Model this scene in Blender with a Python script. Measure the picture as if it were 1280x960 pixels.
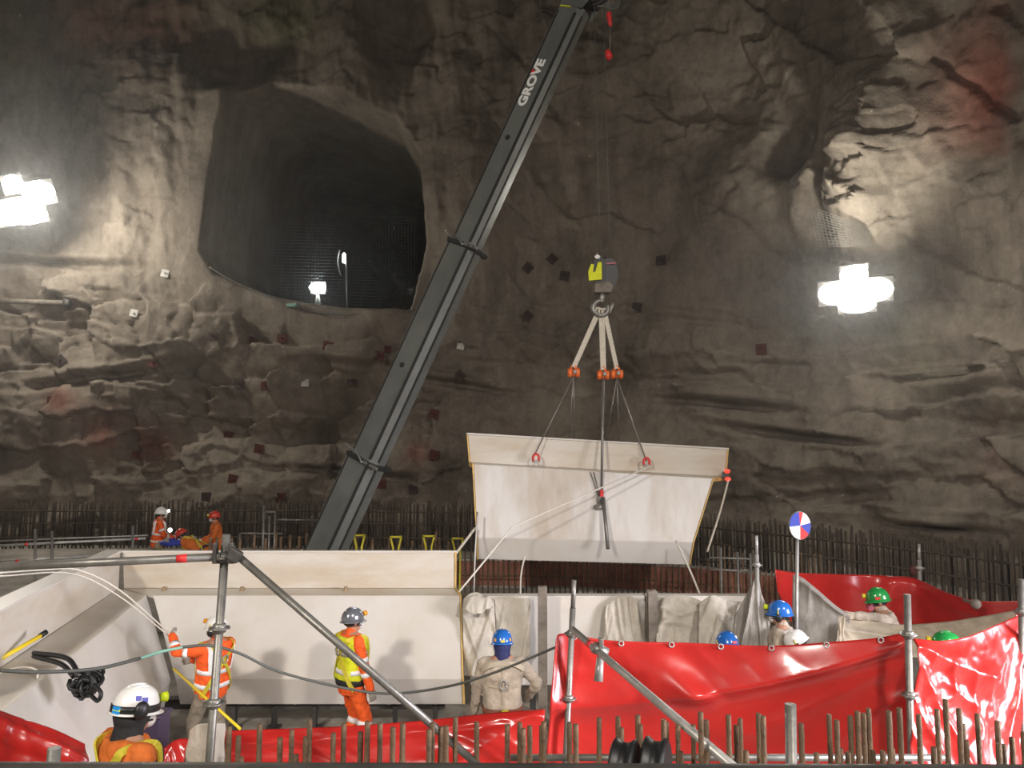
import bpy, math, random
import numpy as np
from mathutils import Vector, Matrix

for o in list(bpy.data.objects):
    bpy.data.objects.remove(o)
random.seed(7)
rng = np.random.default_rng(7)
scene = bpy.context.scene
COL = scene.collection
PI = math.pi

# ------------------------------------------------------------------ camera
F_PX = 961.0
CAM_Z = 3.5
PITCH = math.radians(5.0)
cam_data = bpy.data.cameras.new('camera')
cam_data.sensor_width = 36.0
cam_data.lens = F_PX / 1280.0 * 36.0
cam_data.clip_end = 300
cam = bpy.data.objects.new('camera', cam_data)
COL.objects.link(cam)
cam.location = (0, 0, CAM_Z)
cam.rotation_euler = (math.radians(90) + PITCH, 0, 0)
scene.camera = cam

# ------------------------------------------------------------------ world, big lights, exposure
world = bpy.data.worlds.new('cavern_air')
scene.world = world
world.use_nodes = True
world.node_tree.nodes['Background'].inputs[0].default_value = (1.0, 0.93, 0.82, 1)
world.node_tree.nodes['Background'].inputs[1].default_value = 0.012
dust = world.node_tree.nodes.new('ShaderNodeVolumeScatter')      # dusty cavern air
dust.inputs['Density'].default_value = 0.0035; dust.inputs['Anisotropy'].default_value = 0.8
world.node_tree.links.new(dust.outputs[0], world.node_tree.nodes['World Output'].inputs['Volume'])

def area_light(name, loc, target, size, watts, color=(1, 0.93, 0.82), spread=180):
    l = bpy.data.lights.new(name, 'AREA')
    l.energy = watts; l.size = size; l.color = color
    l.spread = math.radians(spread)
    o = bpy.data.objects.new(name, l); COL.objects.link(o)
    o.location = loc
    o.rotation_euler = (Vector(target) - Vector(loc)).to_track_quat('-Z', 'Y').to_euler()
    return o
# floodlights on the cavern side behind the camera
area_light('flood_lamp_behind_right', (6.5, -5.5, 10.5), (-0.5, 11, 0.5), 1.2, 530, (1, 0.925, 0.85), 110)
area_light('flood_lamp_behind_left', (-7.0, -5.0, 9.5), (-1, 14, 0.5), 1.3, 610, (1, 0.915, 0.83), 115)
area_light('tower_lamp_low_right', (9.6, 3.0, 2.7), (3.4, 5.9, 1.4), 3.4, 430, (0.94, 0.91, 1.0), 70)

scene.view_settings.view_transform = 'Standard'
scene.view_settings.look = 'None'
scene.view_settings.gamma = 1.0
scene.view_settings.use_curve_mapping = False
scene.view_settings.exposure = 0.0

# ------------------------------------------------------------------ helpers
CP, SP = math.cos(PITCH), math.sin(PITCH)
def P(px, py, Y):  # px, py are image pixels, Y an estimated depth
    """a world point: image pixel (px, py) at an estimated forward distance Y in metres"""
    u = (px - 640.0) / F_PX; v = (480.0 - py) / F_PX
    dy = CP - SP * v; dz = SP + CP * v
    t = Y / dy
    return Vector((u * t, Y, CAM_Z + dz * t))
def project(X, Y, Z):
    dz = Z - CAM_Z
    d = Y * CP + dz * SP
    v = (-Y * SP + dz * CP) / d
    return 640 + F_PX * X / d, 480 - F_PX * v

def tag(o, label=None, cat=None, group=None, kind=None):
    if label: o['label'] = label
    if cat: o['category'] = cat
    if group: o['group'] = group
    if kind: o['kind'] = kind
    return o
def empty(name, loc, label, cat, rz=0.0, group=None):
    o = bpy.data.objects.new(name, None); COL.objects.link(o)
    o.empty_display_size = 0.1
    o.location = loc; o.rotation_euler = (0, 0, rz)
    return tag(o, label, cat, group)

class MB:
    """collects shapes, then links them as ONE mesh object"""
    def __init__(s): s.v = []; s.f = []; s.sm = []
    def add(s, vs, fs, smooth=False, M=None):
        b = len(s.v)
        for v in vs:
            v = Vector(v)
            s.v.append(M @ v if M is not None else v)
        for f in fs:
            s.f.append([b + i for i in f]); s.sm.append(smooth)
        return s
    def box(s, c, d, M=None, taper=1.0):
        x, y, z = d[0] / 2, d[1] / 2, d[2] / 2
        vs = []
        for sz in (-1, 1):
            k = taper if sz > 0 else 1.0
            for sx, sy in ((-1, -1), (1, -1), (1, 1), (-1, 1)):
                vs.append((c[0] + sx * x * k, c[1] + sy * y * k, c[2] + sz * z))
        return s.add(vs, [(3, 2, 1, 0), (4, 5, 6, 7), (0, 1, 5, 4), (1, 2, 6, 5), (2, 3, 7, 6), (3, 0, 4, 7)], False, M)
    def bar(s, a, b, w, h, up=(0, 0, 1)):
        a, b = Vector(a), Vector(b); d = b - a; L = d.length; d.normalize()
        r = d.cross(Vector(up))
        if r.length < 1e-4: r = d.cross(Vector((0, 1, 0)))
        r.normalize(); u = r.cross(d)
        M = Matrix(((d.x, r.x, u.x, a.x), (d.y, r.y, u.y, a.y), (d.z, r.z, u.z, a.z), (0, 0, 0, 1)))
        return s.box((L / 2, 0, 0), (L, w, h), M)
    def tube(s, pts, rad, n=8, cap=True, smooth=True, flat=None):
        pts = [Vector(p) for p in pts]; m = len(pts)
        if not hasattr(rad, '__len__'): rad = [rad] * m
        vs = []; prev = None
        for i, p in enumerate(pts):
            t = (pts[min(i + 1, m - 1)] - pts[max(i - 1, 0)])
            if t.length < 1e-9: t = Vector((0, 0, 1))
            t.normalize()
            if prev is None:
                a = Vector((0, 0, 1)) if abs(t.z) < 0.9 else Vector((0, 1, 0))
                r = t.cross(a).normalized()
            else:
                r = prev - t * prev.dot(t)
                r = r.normalized() if r.length > 1e-6 else t.orthogonal().normalized()
            prev = r; q = t.cross(r)
            for k in range(n):
                a = 2 * PI * k / n
                vs.append(p + (r * math.cos(a) + q * math.sin(a)) * rad[i])
        fs = []
        for i in range(m - 1):
            for k in range(n):
                k2 = (k + 1) % n
                fs.append((i * n + k, i * n + k2, (i + 1) * n + k2, (i + 1) * n + k))
        s.add(vs, fs, smooth)
        if cap:
            b = len(s.v) - len(vs)
            s.f.append([b + k for k in range(n)][::-1]); s.sm.append(False)
            s.f.append([b + (m - 1) * n + k for k in range(n)]); s.sm.append(False)
        return s
    def loft(s, rings, cap=True, smooth=True, close=False):
        n = len(rings[0]); m = len(rings); vs = [v for r in rings for v in r]; fs = []
        for i in range(m - (0 if close else 1)):
            for k in range(n):
                k2 = (k + 1) % n; j = (i + 1) % m
                fs.append((i * n + k, i * n + k2, j * n + k2, j * n + k))
        b = len(s.v)
        s.add(vs, fs, smooth)
        if cap and not close:
            s.f.append([b + k for k in range(n)][::-1]); s.sm.append(smooth)
            s.f.append([b + (m - 1) * n + k for k in range(n)]); s.sm.append(smooth)
        return s
    def capsule(s, a, b, r1, r2, n=10, k=3):
        a, b = Vector(a), Vector(b); d = b - a
        if d.length < 1e-6: d = Vector((0, 0, 1e-5))
        t = d.normalized(); pts = []; rs = []
        for i in range(k + 1):
            an = PI / 2 * (i / k); pts.append(a - t * r1 * math.cos(an)); rs.append(max(r1 * math.sin(an), 1e-4))
        for i in range(k + 1):
            an = PI / 2 * (i / k); pts.append(b + t * r2 * math.sin(an)); rs.append(max(r2 * math.cos(an), 1e-4))
        return s.tube(pts, rs, n)
    def ellipsoid(s, c, r, M=None, n=14, m=9, half=False):
        vs = []; fs = []
        for i in range(m + 1):
            th = PI * i / m * (0.5 if half else 1.0)
            for k in range(n):
                a = 2 * PI * k / n; q = max(math.sin(th), 1e-3)
                vs.append((c[0] + r[0] * q * math.cos(a), c[1] + r[1] * q * math.sin(a), c[2] + r[2] * math.cos(th)))
        for i in range(m):
            for k in range(n):
                k2 = (k + 1) % n
                fs.append((i * n + k, (i + 1) * n + k, (i + 1) * n + k2, i * n + k2))
        fs.append(tuple(range(n))); fs.append(tuple(range(m * n, m * n + n))[::-1])
        return s.add(vs, fs, True, M)
    def prism(s, poly, d, M=None):
        """2-D outline in xz, thickness d along y"""
        n = len(poly); vs = [(x, -d / 2, z) for x, z in poly] + [(x, d / 2, z) for x, z in poly]
        fs = [tuple(range(n)), tuple(range(n, 2 * n))[::-1]]
        for k in range(n):
            k2 = (k + 1) % n; fs.append((k, k + n, k2 + n, k2))
        return s.add(vs, fs, False, M)
    def build(s, name, mat, parent=None, local=False):
        me = bpy.data.meshes.new(name)
        V = np.array([tuple(v) for v in s.v], dtype=float)
        o = bpy.data.objects.new(name, me); COL.objects.link(o)
        if parent is not None:
            o.parent = parent
            if not local:
                r = parent
                while r.parent is not None: r = r.parent
                V = V - np.array(r.location)
        elif not local:
            c = (V.min(0) + V.max(0)) / 2; c[2] = V[:, 2].min()
            V = V - c; o.location = c
        me.from_pydata(V.tolist(), [], s.f)
        me.polygons.foreach_set('use_smooth', s.sm)
        me.update()
        if mat is not None: me.materials.append(MAT[mat] if isinstance(mat, str) else mat)
        return o

def mod(o, t, **kw):
    m = o.modifiers.new(t.lower(), t)
    for k, v in kw.items(): setattr(m, k, v)
    return o
def bevel(o, w, seg=2):
    return mod(o, 'BEVEL', width=w, segments=seg, limit_method='ANGLE', angle_limit=0.6)

def crom(pts, per=8):
    pts = [Vector(p) for p in pts]
    if len(pts) < 3: return pts
    out = []; q = [pts[0] * 2 - pts[1]] + pts + [pts[-1] * 2 - pts[-2]]
    for i in range(1, len(q) - 2):
        p0, p1, p2, p3 = q[i - 1:i + 3]
        for k in range(per):
            t = k / per
            out.append(0.5 * ((2 * p1) + (p2 - p0) * t + (2 * p0 - 5 * p1 + 4 * p2 - p3) * t * t + (3 * p1 - p0 - 3 * p2 + p3) * t ** 3))
    out.append(pts[-1]); return out

# vectorised value noise ------------------------------------------------
def _h(ix, iy, iz):
    n = (ix * 374761393 + iy * 668265263 + iz * 1274126177) & 0x7fffffff
    n = ((n ^ (n >> 13)) * 1274126177) & 0x7fffffff
    return ((n ^ (n >> 16)) & 0xffff) / 65535.0
def vnoise(x, y, z=0.0):
    x = np.asarray(x, float); y = np.asarray(y, float); z = np.zeros_like(x) + z
    ix, iy, iz = np.floor(x).astype(np.int64), np.floor(y).astype(np.int64), np.floor(z).astype(np.int64)
    fx, fy, fz = x - ix, y - iy, z - iz
    fx = fx * fx * fx * (fx * (fx * 6 - 15) + 10); fy = fy * fy * fy * (fy * (fy * 6 - 15) + 10); fz = fz * fz * (3 - 2 * fz)
    r = 0
    for a in (0, 1):
        for b in (0, 1):
            for c in (0, 1):
                r = r + _h(ix + a, iy + b, iz + c) * (fx if a else 1 - fx) * (fy if b else 1 - fy) * (fz if c else 1 - fz)
    return r * 2 - 1
def fbm(x, y, z=0.0, o=4):
    r = 0; a = 1.0; t = 0
    for i in range(o):
        r = r + a * vnoise(x * 2 ** i + 17.3 * i, y * 2 ** i - 9.1 * i, z + 5.7 * i); t += a; a *= 0.5
    return r / t
def blocks(x, y, seed, tilt=0.5):
    """angular blocks: every cell has its own offset and tilt. returns offset, edge distance"""
    ix, iy = np.floor(x).astype(np.int64), np.floor(y).astype(np.int64)
    best = np.full(x.shape, 1e9); sec = np.full(x.shape, 1e9); val = np.zeros(x.shape)
    for a in (-1, 0, 1):
        for b in (-1, 0, 1):
            cx, cy = ix + a, iy + b
            sx = cx + 0.15 + 0.7 * _h(cx, cy, cx * 0 + seed); sy = cy + 0.15 + 0.7 * _h(cx, cy, cx * 0 + seed + 1)
            dx, dy = x - sx, y - sy
            d = np.maximum(np.abs(dx), np.abs(dy)) * 0.7 + 0.3 * (np.abs(dx) + np.abs(dy))
            v = (_h(cx, cy, cx * 0 + seed + 2) * 2 - 1) + tilt * ((_h(cx, cy, cx * 0 + seed + 3) * 2 - 1) * dx * 2 + (_h(cx, cy, cx * 0 + seed + 4) * 2 - 0.6) * dy * 2)
            m = d < best
            sec = np.where(m, best, np.minimum(sec, d)); val = np.where(m, v, val); best = np.where(m, d, best)
    return val, sec - best
def sstep(a, b, x):
    t = np.clip((x - a) / (b - a), 0, 1); return t * t * (3 - 2 * t)

# ------------------------------------------------------------------ materials
MAT = {}
def material(key, col, rough=0.6, metal=0.0, var=0.0, vscale=3.0, bump=0.0, bscale=20.0, col2=None, spec=0.5, emit=0.0, coat=0.0, stretch=None, detail=5.0):
    m = bpy.data.materials.new(key); m.use_nodes = True
    nt = m.node_tree; b = nt.nodes['Principled BSDF']
    b.inputs['Base Color'].default_value = (*col, 1); b.inputs['Roughness'].default_value = rough
    b.inputs['Metallic'].default_value = metal; b.inputs['Specular IOR Level'].default_value = spec
    if coat: b.inputs['Coat Weight'].default_value = coat; b.inputs['Coat Roughness'].default_value = 0.12
    if emit:
        b.inputs['Emission Color'].default_value = (*col, 1); b.inputs['Emission Strength'].default_value = emit; m.cycles.emission_sampling = 'NONE'
    if var or bump or col2:
        tc = nt.nodes.new('ShaderNodeTexCoord'); src = tc.outputs['Object']
        if stretch:
            mp = nt.nodes.new('ShaderNodeMapping'); mp.inputs['Scale'].default_value = stretch
            nt.links.new(src, mp.inputs[0]); src = mp.outputs[0]
    if var or col2:
        n = nt.nodes.new('ShaderNodeTexNoise'); n.inputs['Scale'].default_value = vscale; n.inputs['Detail'].default_value = detail
        n.inputs['Roughness'].default_value = 0.65
        nt.links.new(src, n.inputs['Vector'])
        r = nt.nodes.new('ShaderNodeValToRGB')
        if col2 is None: c1 = tuple(c * (1 - var) for c in col); c2 = tuple(min(1, c * (1 + var)) for c in col)
        else: c1, c2 = col2, col
        r.color_ramp.elements[0].position = 0.32; r.color_ramp.elements[0].color = (*c1, 1)
        r.color_ramp.elements[1].position = 0.62; r.color_ramp.elements[1].color = (*c2, 1)
        nt.links.new(n.outputs['Fac'], r.inputs['Fac']); nt.links.new(r.outputs['Color'], b.inputs['Base Color'])
    if bump:
        n2 = nt.nodes.new('ShaderNodeTexNoise'); n2.inputs['Scale'].default_value = bscale; n2.inputs['Detail'].default_value = 4
        nt.links.new(src, n2.inputs['Vector'])
        bp = nt.nodes.new('ShaderNodeBump'); bp.inputs['Strength'].default_value = bump; bp.inputs['Distance'].default_value = 0.02
        nt.links.new(n2.outputs['Fac'], bp.inputs['Height']); nt.links.new(bp.outputs['Normal'], b.inputs['Normal'])
    MAT[key] = m; return m

material('concrete', (0.33, 0.30, 0.255), 0.85, var=0.3, vscale=1.4, bump=0.4, bscale=14)
material('white_paint', (0.68, 0.655, 0.61), 0.34, col2=(0.60, 0.55, 0.47), vscale=0.9, bump=0.03, bscale=3)
material('stained_paint', (0.64, 0.60, 0.53), 0.5, col2=(0.53, 0.45, 0.34), vscale=1.3, bump=0.05, bscale=5, stretch=(0.6, 0.6, 2.2))
material('streaked_paint', (0.66, 0.635, 0.60), 0.36, col2=(0.46, 0.38, 0.29), vscale=1.1, bump=0.03, bscale=3, stretch=(1.6, 1.6, 0.22), detail=7)
material('tan_edge', (0.62, 0.40, 0.13), 0.6, var=0.25, vscale=6)
material('galv', (0.22, 0.212, 0.19), 0.42, 0.55, var=0.22, vscale=9, bump=0.12, bscale=30)
material('galv_light', (0.40, 0.39, 0.36), 0.4, 0.4, var=0.2, vscale=8)
material('dark_steel', (0.07, 0.066, 0.06), 0.5, 0.3, var=0.3, vscale=6, bump=0.15)
material('post_steel', (0.17, 0.145, 0.115), 0.65, 0.2, var=0.4, vscale=5, bump=0.2)
material('rebar', (0.155, 0.10, 0.058), 0.75, 0.25, var=0.45, vscale=12, bump=0.6, bscale=90)
material('rebar_dark', (0.085, 0.066, 0.05), 0.8, 0.15, var=0.4, vscale=3, bump=0.4, bscale=40)
material('red_tarp', (0.47, 0.022, 0.018), 0.27, var=0.10, vscale=2, bump=0.04, bscale=5, coat=0.3)
material('grey_cloth', (0.50, 0.46, 0.39), 0.85, var=0.16, vscale=4, bump=0.3, bscale=35)
material('beige_cloth', (0.44, 0.38, 0.29), 0.88, var=0.2, vscale=4, bump=0.3, bscale=30)
material('dim_cloth', (0.27, 0.25, 0.22), 0.88, var=0.2, vscale=4, bump=0.3, bscale=30)
material('orange_fabric', (0.88, 0.115, 0.012), 0.75, var=0.12, vscale=9, bump=0.5, bscale=22)
material('orange_dull', (0.60, 0.14, 0.018), 0.8, var=0.2, vscale=9, bump=0.5, bscale=22)
material('hivis_yellow', (0.70, 0.74, 0.015), 0.7, var=0.1, vscale=9, bump=0.4, bscale=22)
material('reflective', (0.86, 0.87, 0.87), 0.35, 0.0)
material('beige_fabric', (0.43, 0.365, 0.29), 0.88, var=0.28, vscale=5, bump=0.8, bscale=14)
material('trouser_grey', (0.22, 0.185, 0.14), 0.85, var=0.25, vscale=6, bump=0.6, bscale=18)
material('trouser_tan', (0.27, 0.22, 0.13), 0.85, var=0.25, vscale=6, bump=0.6, bscale=18)
material('black_fabric', (0.018, 0.018, 0.019), 0.8, var=0.3, vscale=9, bump=0.4)
material('navy_fabric', (0.025, 0.03, 0.12), 0.8, var=0.3, vscale=9)
material('blue_fabric', (0.03, 0.05, 0.36), 0.8, var=0.2, vscale=9)
material('harness', (0.55, 0.47, 0.03), 0.7, var=0.15, vscale=20)
material('harness_brown', (0.20, 0.07, 0.04), 0.75, var=0.2, vscale=14)
material('skin', (0.42, 0.22, 0.14), 0.55, var=0.1, vscale=14)
material('glove_grey', (0.34, 0.31, 0.27), 0.8, var=0.2, vscale=14)
material('glove_white', (0.66, 0.62, 0.55), 0.8, var=0.1, vscale=14)
material('boot', (0.05, 0.035, 0.025), 0.6, var=0.2)
material('rubber', (0.012, 0.012, 0.012), 0.45)
material('helmet_white', (0.82, 0.81, 0.77), 0.25, coat=0.4)
material('helmet_blue', (0.02, 0.14, 0.50), 0.22, coat=0.5)
material('helmet_green', (0.02, 0.29, 0.06), 0.22, coat=0.5)
material('helmet_red', (0.62, 0.05, 0.03), 0.25, coat=0.4)
material('helmet_grey', (0.20, 0.21, 0.23), 0.2, 0.4, coat=0.5)
material('mask_white', (0.75, 0.73, 0.69), 0.6)
material('mask_pink', (0.48, 0.13, 0.17), 0.5)
material('yellow_plastic', (0.86, 0.62, 0.02), 0.4)
material('lime_plastic', (0.72, 0.86, 0.02), 0.4)
material('amber', (0.85, 0.35, 0.02), 0.4)
material('sticker_blue', (0.02, 0.30, 0.75), 0.4)
material('sticker_navy', (0.03, 0.03, 0.35), 0.4)
material('boom_grey', (0.14, 0.146, 0.132), 0.32, 0.15, var=0.16, vscale=1.5, coat=0.25)
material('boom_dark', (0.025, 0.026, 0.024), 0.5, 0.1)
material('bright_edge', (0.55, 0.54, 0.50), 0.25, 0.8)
material('letter_white', (0.85, 0.85, 0.82), 0.5)
material('sign_red', (0.65, 0.03, 0.03), 0.5)
material('sign_blue', (0.03, 0.06, 0.42), 0.5)
material('sign_white', (0.85, 0.84, 0.80), 0.5)
material('webbing', (0.60, 0.55, 0.45), 0.8, var=0.12, vscale=20)
material('hoist_orange', (0.80, 0.16, 0.03), 0.4, var=0.15, vscale=9)
material('rope_white', (0.70, 0.66, 0.57), 0.8)
material('wire', (0.22, 0.21, 0.19), 0.45, 0.5)
material('cable_dark', (0.085, 0.088, 0.075), 0.55)
material('cable_green', (0.22, 0.42, 0.33), 0.55)
material('form_red', (0.29, 0.12, 0.08), 0.75, var=0.35, vscale=4)
material('plate_red', (0.085, 0.022, 0.016), 0.8, var=0.3, vscale=6)
material('plate_white', (0.58, 0.56, 0.52), 0.7, var=0.15)
material('plate_dark', (0.05, 0.035, 0.03), 0.85, var=0.3)
material('timber', (0.33, 0.24, 0.14), 0.8, var=0.25, vscale=4, bump=0.3, stretch=(1, 8, 8))
material('purple_plastic', (0.055, 0.035, 0.07), 0.5)
material('lamp_glass', (1.0, 0.96, 0.88), 0.5, emit=40.0)
material('lamp_cool', (0.88, 0.96, 1.0), 0.5, emit=40.0)
material('headlamp_glow', (1.0, 0.98, 0.92), 0.5, emit=9.0)
material('led_red', (1.0, 0.05, 0.03), 0.5, emit=1.5)

# ================================================================== SETTING
def rock_material():
    m = bpy.data.materials.new('rock'); m.use_nodes = True; nt = m.node_tree; N = nt.nodes.new; L = nt.links.new
    b = nt.nodes['Principled BSDF']; b.inputs['Specular IOR Level'].default_value = 0.3
    tc = N('ShaderNodeTexCoord')
    def noise_(scale, detail, rough=0.6, vec=None):
        n = N('ShaderNodeTexNoise'); n.inputs['Scale'].default_value = scale; n.inputs['Detail'].default_value = detail
        n.inputs['Roughness'].default_value = rough; L(vec or tc.outputs['Object'], n.inputs['Vector']); return n
    mp = N('ShaderNodeMapping'); mp.inputs['Scale'].default_value = (1.6, 1.6, 0.35); L(tc.outputs['Object'], mp.inputs[0])
    n1 = noise_(0.33, 8, 0.65); n2 = noise_(0.9, 7, 0.7, mp.outputs[0])
    mx = N('ShaderNodeMix'); mx.data_type = 'FLOAT'; mx.inputs[0].default_value = 0.45
    L(n1.outputs['Fac'], mx.inputs[2]); L(n2.outputs['Fac'], mx.inputs[3])
    r = N('ShaderNodeValToRGB'); e = r.color_ramp.elements
    e[0].position = 0.36; e[0].color = (0.105, 0.088, 0.070, 1)
    e[1].position = 0.64; e[1].color = (0.335, 0.285, 0.225, 1)
    x = e.new(0.48); x.color = (0.205, 0.172, 0.136, 1)
    L(mx.outputs[0], r.inputs['Fac'])
    n4 = noise_(6.5, 8, 0.75); m4 = N('ShaderNodeMix'); m4.data_type = 'FLOAT'; m4.inputs[0].default_value = 0.22
    L(mx.outputs[0], m4.inputs[2]); L(n4.outputs['Fac'], m4.inputs[3]); L(m4.outputs[0], r.inputs['Fac'])
    at = N('ShaderNodeAttribute'); at.attribute_name = 'tint'
    mul = N('ShaderNodeMix'); mul.data_type = 'RGBA'; mul.blend_type = 'MULTIPLY'; mul.inputs[0].default_value = 1.0
    L(r.outputs['Color'], mul.inputs[6]); L(at.outputs['Color'], mul.inputs[7]); L(mul.outputs[2], b.inputs['Base Color'])
    n3 = noise_(2.6, 12, 0.72)
    bp = N('ShaderNodeBump'); bp.inputs['Strength'].default_value = 0.7; bp.inputs['Distance'].default_value = 0.09
    L(n3.outputs['Fac'], bp.inputs['Height']); L(bp.outputs['Normal'], b.inputs['Normal'])
    rr = N('ShaderNodeMapRange'); rr.inputs[3].default_value = 0.95; rr.inputs[4].default_value = 0.6
    L(n2.outputs['Fac'], rr.inputs[0]); L(rr.outputs[0], b.inputs['Roughness'])
    MAT['rock'] = m
rock_material()

plan = crom([(-27.5, 3, 0), (-27, 14, 0), (-25, 22.5, 0), (-20, 27, 0), (-12, 28.5, 0), (-4, 28.5, 0), (2, 27.5, 0), (7, 25, 0), (11, 21, 0), (13.5, 16, 0), (14.8, 9, 0), (15, 2, 0)], 24)
pl = np.array([tuple(p) for p in plan])[:, :2]
seg = np.r_[0, np.cumsum(np.hypot(*np.diff(pl, axis=0).T))]
RES = 0.072
S = np.arange(0, seg[-1], RES); ZZ = np.arange(-0.2, 24.0, RES)
bx_ = np.interp(S, seg, pl[:, 0]); by_ = np.interp(S, seg, pl[:, 1])
tx, ty = np.gradient(bx_), np.gradient(by_); tl = np.hypot(tx, ty); nx_, ny_ = ty / tl, -tx / tl    # inward
BX, Zg = np.meshgrid(bx_, ZZ); BY, _ = np.meshgrid(by_, ZZ); NX, _ = np.meshgrid(nx_, ZZ); NY, _ = np.meshgrid(ny_, ZZ); Sg, _ = np.meshgrid(S, ZZ)
ipx, ipy = project(BX, np.maximum(BY, 3.0), Zg)       # image pixels of the undisplaced face, used to place its features
def blob(x0, y0, rx, ry, rot=0.0):
    c, s_ = math.cos(math.radians(rot)), math.sin(math.radians(rot))
    dx, dy = ipx - x0, ipy - y0
    a = (dx * c + dy * s_) / rx; b_ = (-dx * s_ + dy * c) / ry
    return np.exp(-(a * a + b_ * b_))
D = 0.85 * fbm(Sg * 0.11, Zg * 0.13, 1.5, 4) + 0.28 * fbm(Sg * 0.5, Zg * 0.55, 4.2, 4) + 0.075 * fbm(Sg * 2.1, Zg * 2.1, 8.0, 4)
wx = Sg + 0.28 * fbm(Sg * 0.6, Zg * 0.6, 11.0, 3); wz = Zg + 0.22 * fbm(Sg * 0.6, Zg * 0.6, 15.0, 3)
left_low = sstep(620, 520, ipx) * sstep(330, 400, ipy)
mid_low = sstep(560, 640, ipx) * sstep(360, 440, ipy)
b1, e1 = blocks(wx / 1.75, wz / 1.25, 31, 0.7)
b2, e2 = blocks(wx / 0.85 + 0.3 * wz, wz / 0.62, 57, 0.6)
gate = sstep(-0.05, 0.35, fbm(Sg * 0.2, Zg * 0.25, 21.0, 2))
D += left_low * (0.36 * b1 + 0.19 * b2 * gate) - left_low * 0.05 * sstep(0.05, 0.0, e1)
b3, e3 = blocks(wx / 3.6 + 0.25 * wz, wz / 0.95, 83, 0.8)
D += mid_low * (0.22 * b3 + 0.10 * b2 * (1 - gate)) - mid_low * 0.05 * sstep(0.05, 0.0, e3) * gate
b5, e5 = blocks(wx / 0.5 - 0.4 * wz, wz / 0.36, 131, 0.9)
D += 0.055 * b5 * (left_low + mid_low * 0.7) * sstep(-0.2, 0.2, fbm(Sg * 0.35, Zg * 0.4, 91.0, 2))
upper = sstep(430, 330, ipy)
D += upper * (0.34 * fbm(Sg * 0.95 + 0.12 * Zg, Zg * 0.16, 33.0, 4) + 0.16 * np.abs(fbm(Sg * 0.8 - 0.3 * Zg, Zg * 0.5, 37.0, 3)))
b4, e4 = blocks(wx / 1.9 + 0.35 * wz, wz / 2.9, 101, 0.8)
D += upper * sstep(560, 700, ipx) * 0.15 * b4 + upper * 0.05 * b2 * gate
# bumps and recesses of the face, placed by eye at image pixels
D += 0.7 * blob(195, 230, 80, 190, -3)                     # sprayed buttress left of the tunnel mouth
D += 0.9 * blob(400, 440, 150, 60)                         # bench under the tunnel mouth
D -= 0.9 * blob(330, 50, 60, 60) + 1.1 * blob(520, 60, 50, 110)   # recesses above it
D += 0.7 * blob(445, 40, 30, 90)
D += 0.9 * blob(575, 190, 50, 200)
D -= 0.9 * blob(600, 40, 40, 80)
D -= 0.55 * blob(450, 530, 150, 45, -12)                   # shadowed undercut
D -= 0.8 * blob(255, 520, 50, 60, 30) + 0.8 * blob(345, 545, 60, 28, 0)
D -= 0.9 * blob(700, 430, 45, 80, 10)
D -= 1.0 * blob(930, 90, 60, 110, 20)                      # dark niche, upper right
D -= 1.4 * blob(1000, 165, 22, 45, 15) + 1.2 * blob(985, 205, 26, 16, -20)
D += 0.9 * blob(1012, 260, 26, 70, 8)
D += 1.5 * blob(1085, 215, 38, 120, 6)                     # rock nose lit by the right floodlight
D -= 0.7 * blob(1040, 250, 12, 60, 8)
D += blob(1080, 220, 45, 90, 6) * (0.24 * b2 + 0.10 * b5 + 0.3 * fbm(Sg * 1.3, Zg * 1.3, 95.0, 3))
D += 0.6 * blob(920, 240, 60, 90, 30)
D -= 0.8 * blob(1200, 520, 110, 60, 10) 
for (x0, y0, rx, ry, rot) in ((905, 505, 70, 7, 5), (960, 455, 60, 6, 3), (890, 468, 45, 5, -4), (1000, 545, 80, 8, 8), (880, 405, 60, 5, 6), (1150, 470, 70, 7, -6), (1010, 620, 70, 6, -4), (470, 460, 80, 7, 4), (560, 480, 70, 6, 8), (130, 470, 90, 8, -8), (60, 330, 80, 7, 4), (420, 590, 90, 7, 3), (1180, 660, 60, 6, 4)):
    D -= 0.42 * blob(x0, y0, rx, ry * 0.7, rot) * (0.4 + 1.2 * gate); D += 0.2 * blob(x0, y0 - 9, rx, 6, rot)
# tunnel mouth
poly = np.array([(266, 300), (263, 322), (280, 346), (312, 361), (370, 380), (430, 389), (515, 388), (531, 300), (522, 190), (490, 140), (410, 116), (335, 110), (300, 122), (284, 170), (274, 235)], float)
inside = np.zeros(ipx.shape, bool); dist = np.full(ipx.shape, 1e9)
for i in range(len(poly)):
    (x0, y0), (x1, y1) = poly[i], poly[(i + 1) % len(poly)]
    c = ((y0 > ipy) != (y1 > ipy)) & (ipx < (x1 - x0) * (ipy - y0) / (y1 - y0 + 1e-9) + x0); inside ^= c
    t = np.clip(((ipx - x0) * (x1 - x0) + (ipy - y0) * (y1 - y0)) / ((x1 - x0) ** 2 + (y1 - y0) ** 2), 0, 1)
    dist = np.minimum(dist, np.hypot(ipx - x0 - t * (x1 - x0), ipy - y0 - t * (y1 - y0)))
sd = np.where(inside, dist, -dist)
lip = sstep(-75, -8, sd) * np.clip(sstep(300, 285, ipx) + sstep(330, 345, ipy) * sstep(540, 500, ipx), 0, 1) * sstep(95, 130, ipy)
D = D * (1 - lip) + lip * (1.0 + 0.12 * fbm(Sg * 0.9, Zg * 0.9, 61.0, 4))
D = D - 0.25 * sstep(-5, 0, sd)
push = (0.45 * sstep(-1, 5, sd) + 0.55 * sstep(4, 16, sd)) * (34.0 + 1.0 * fbm(Sg * 0.7, Zg * 0.7, 44.0, 3))
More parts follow.
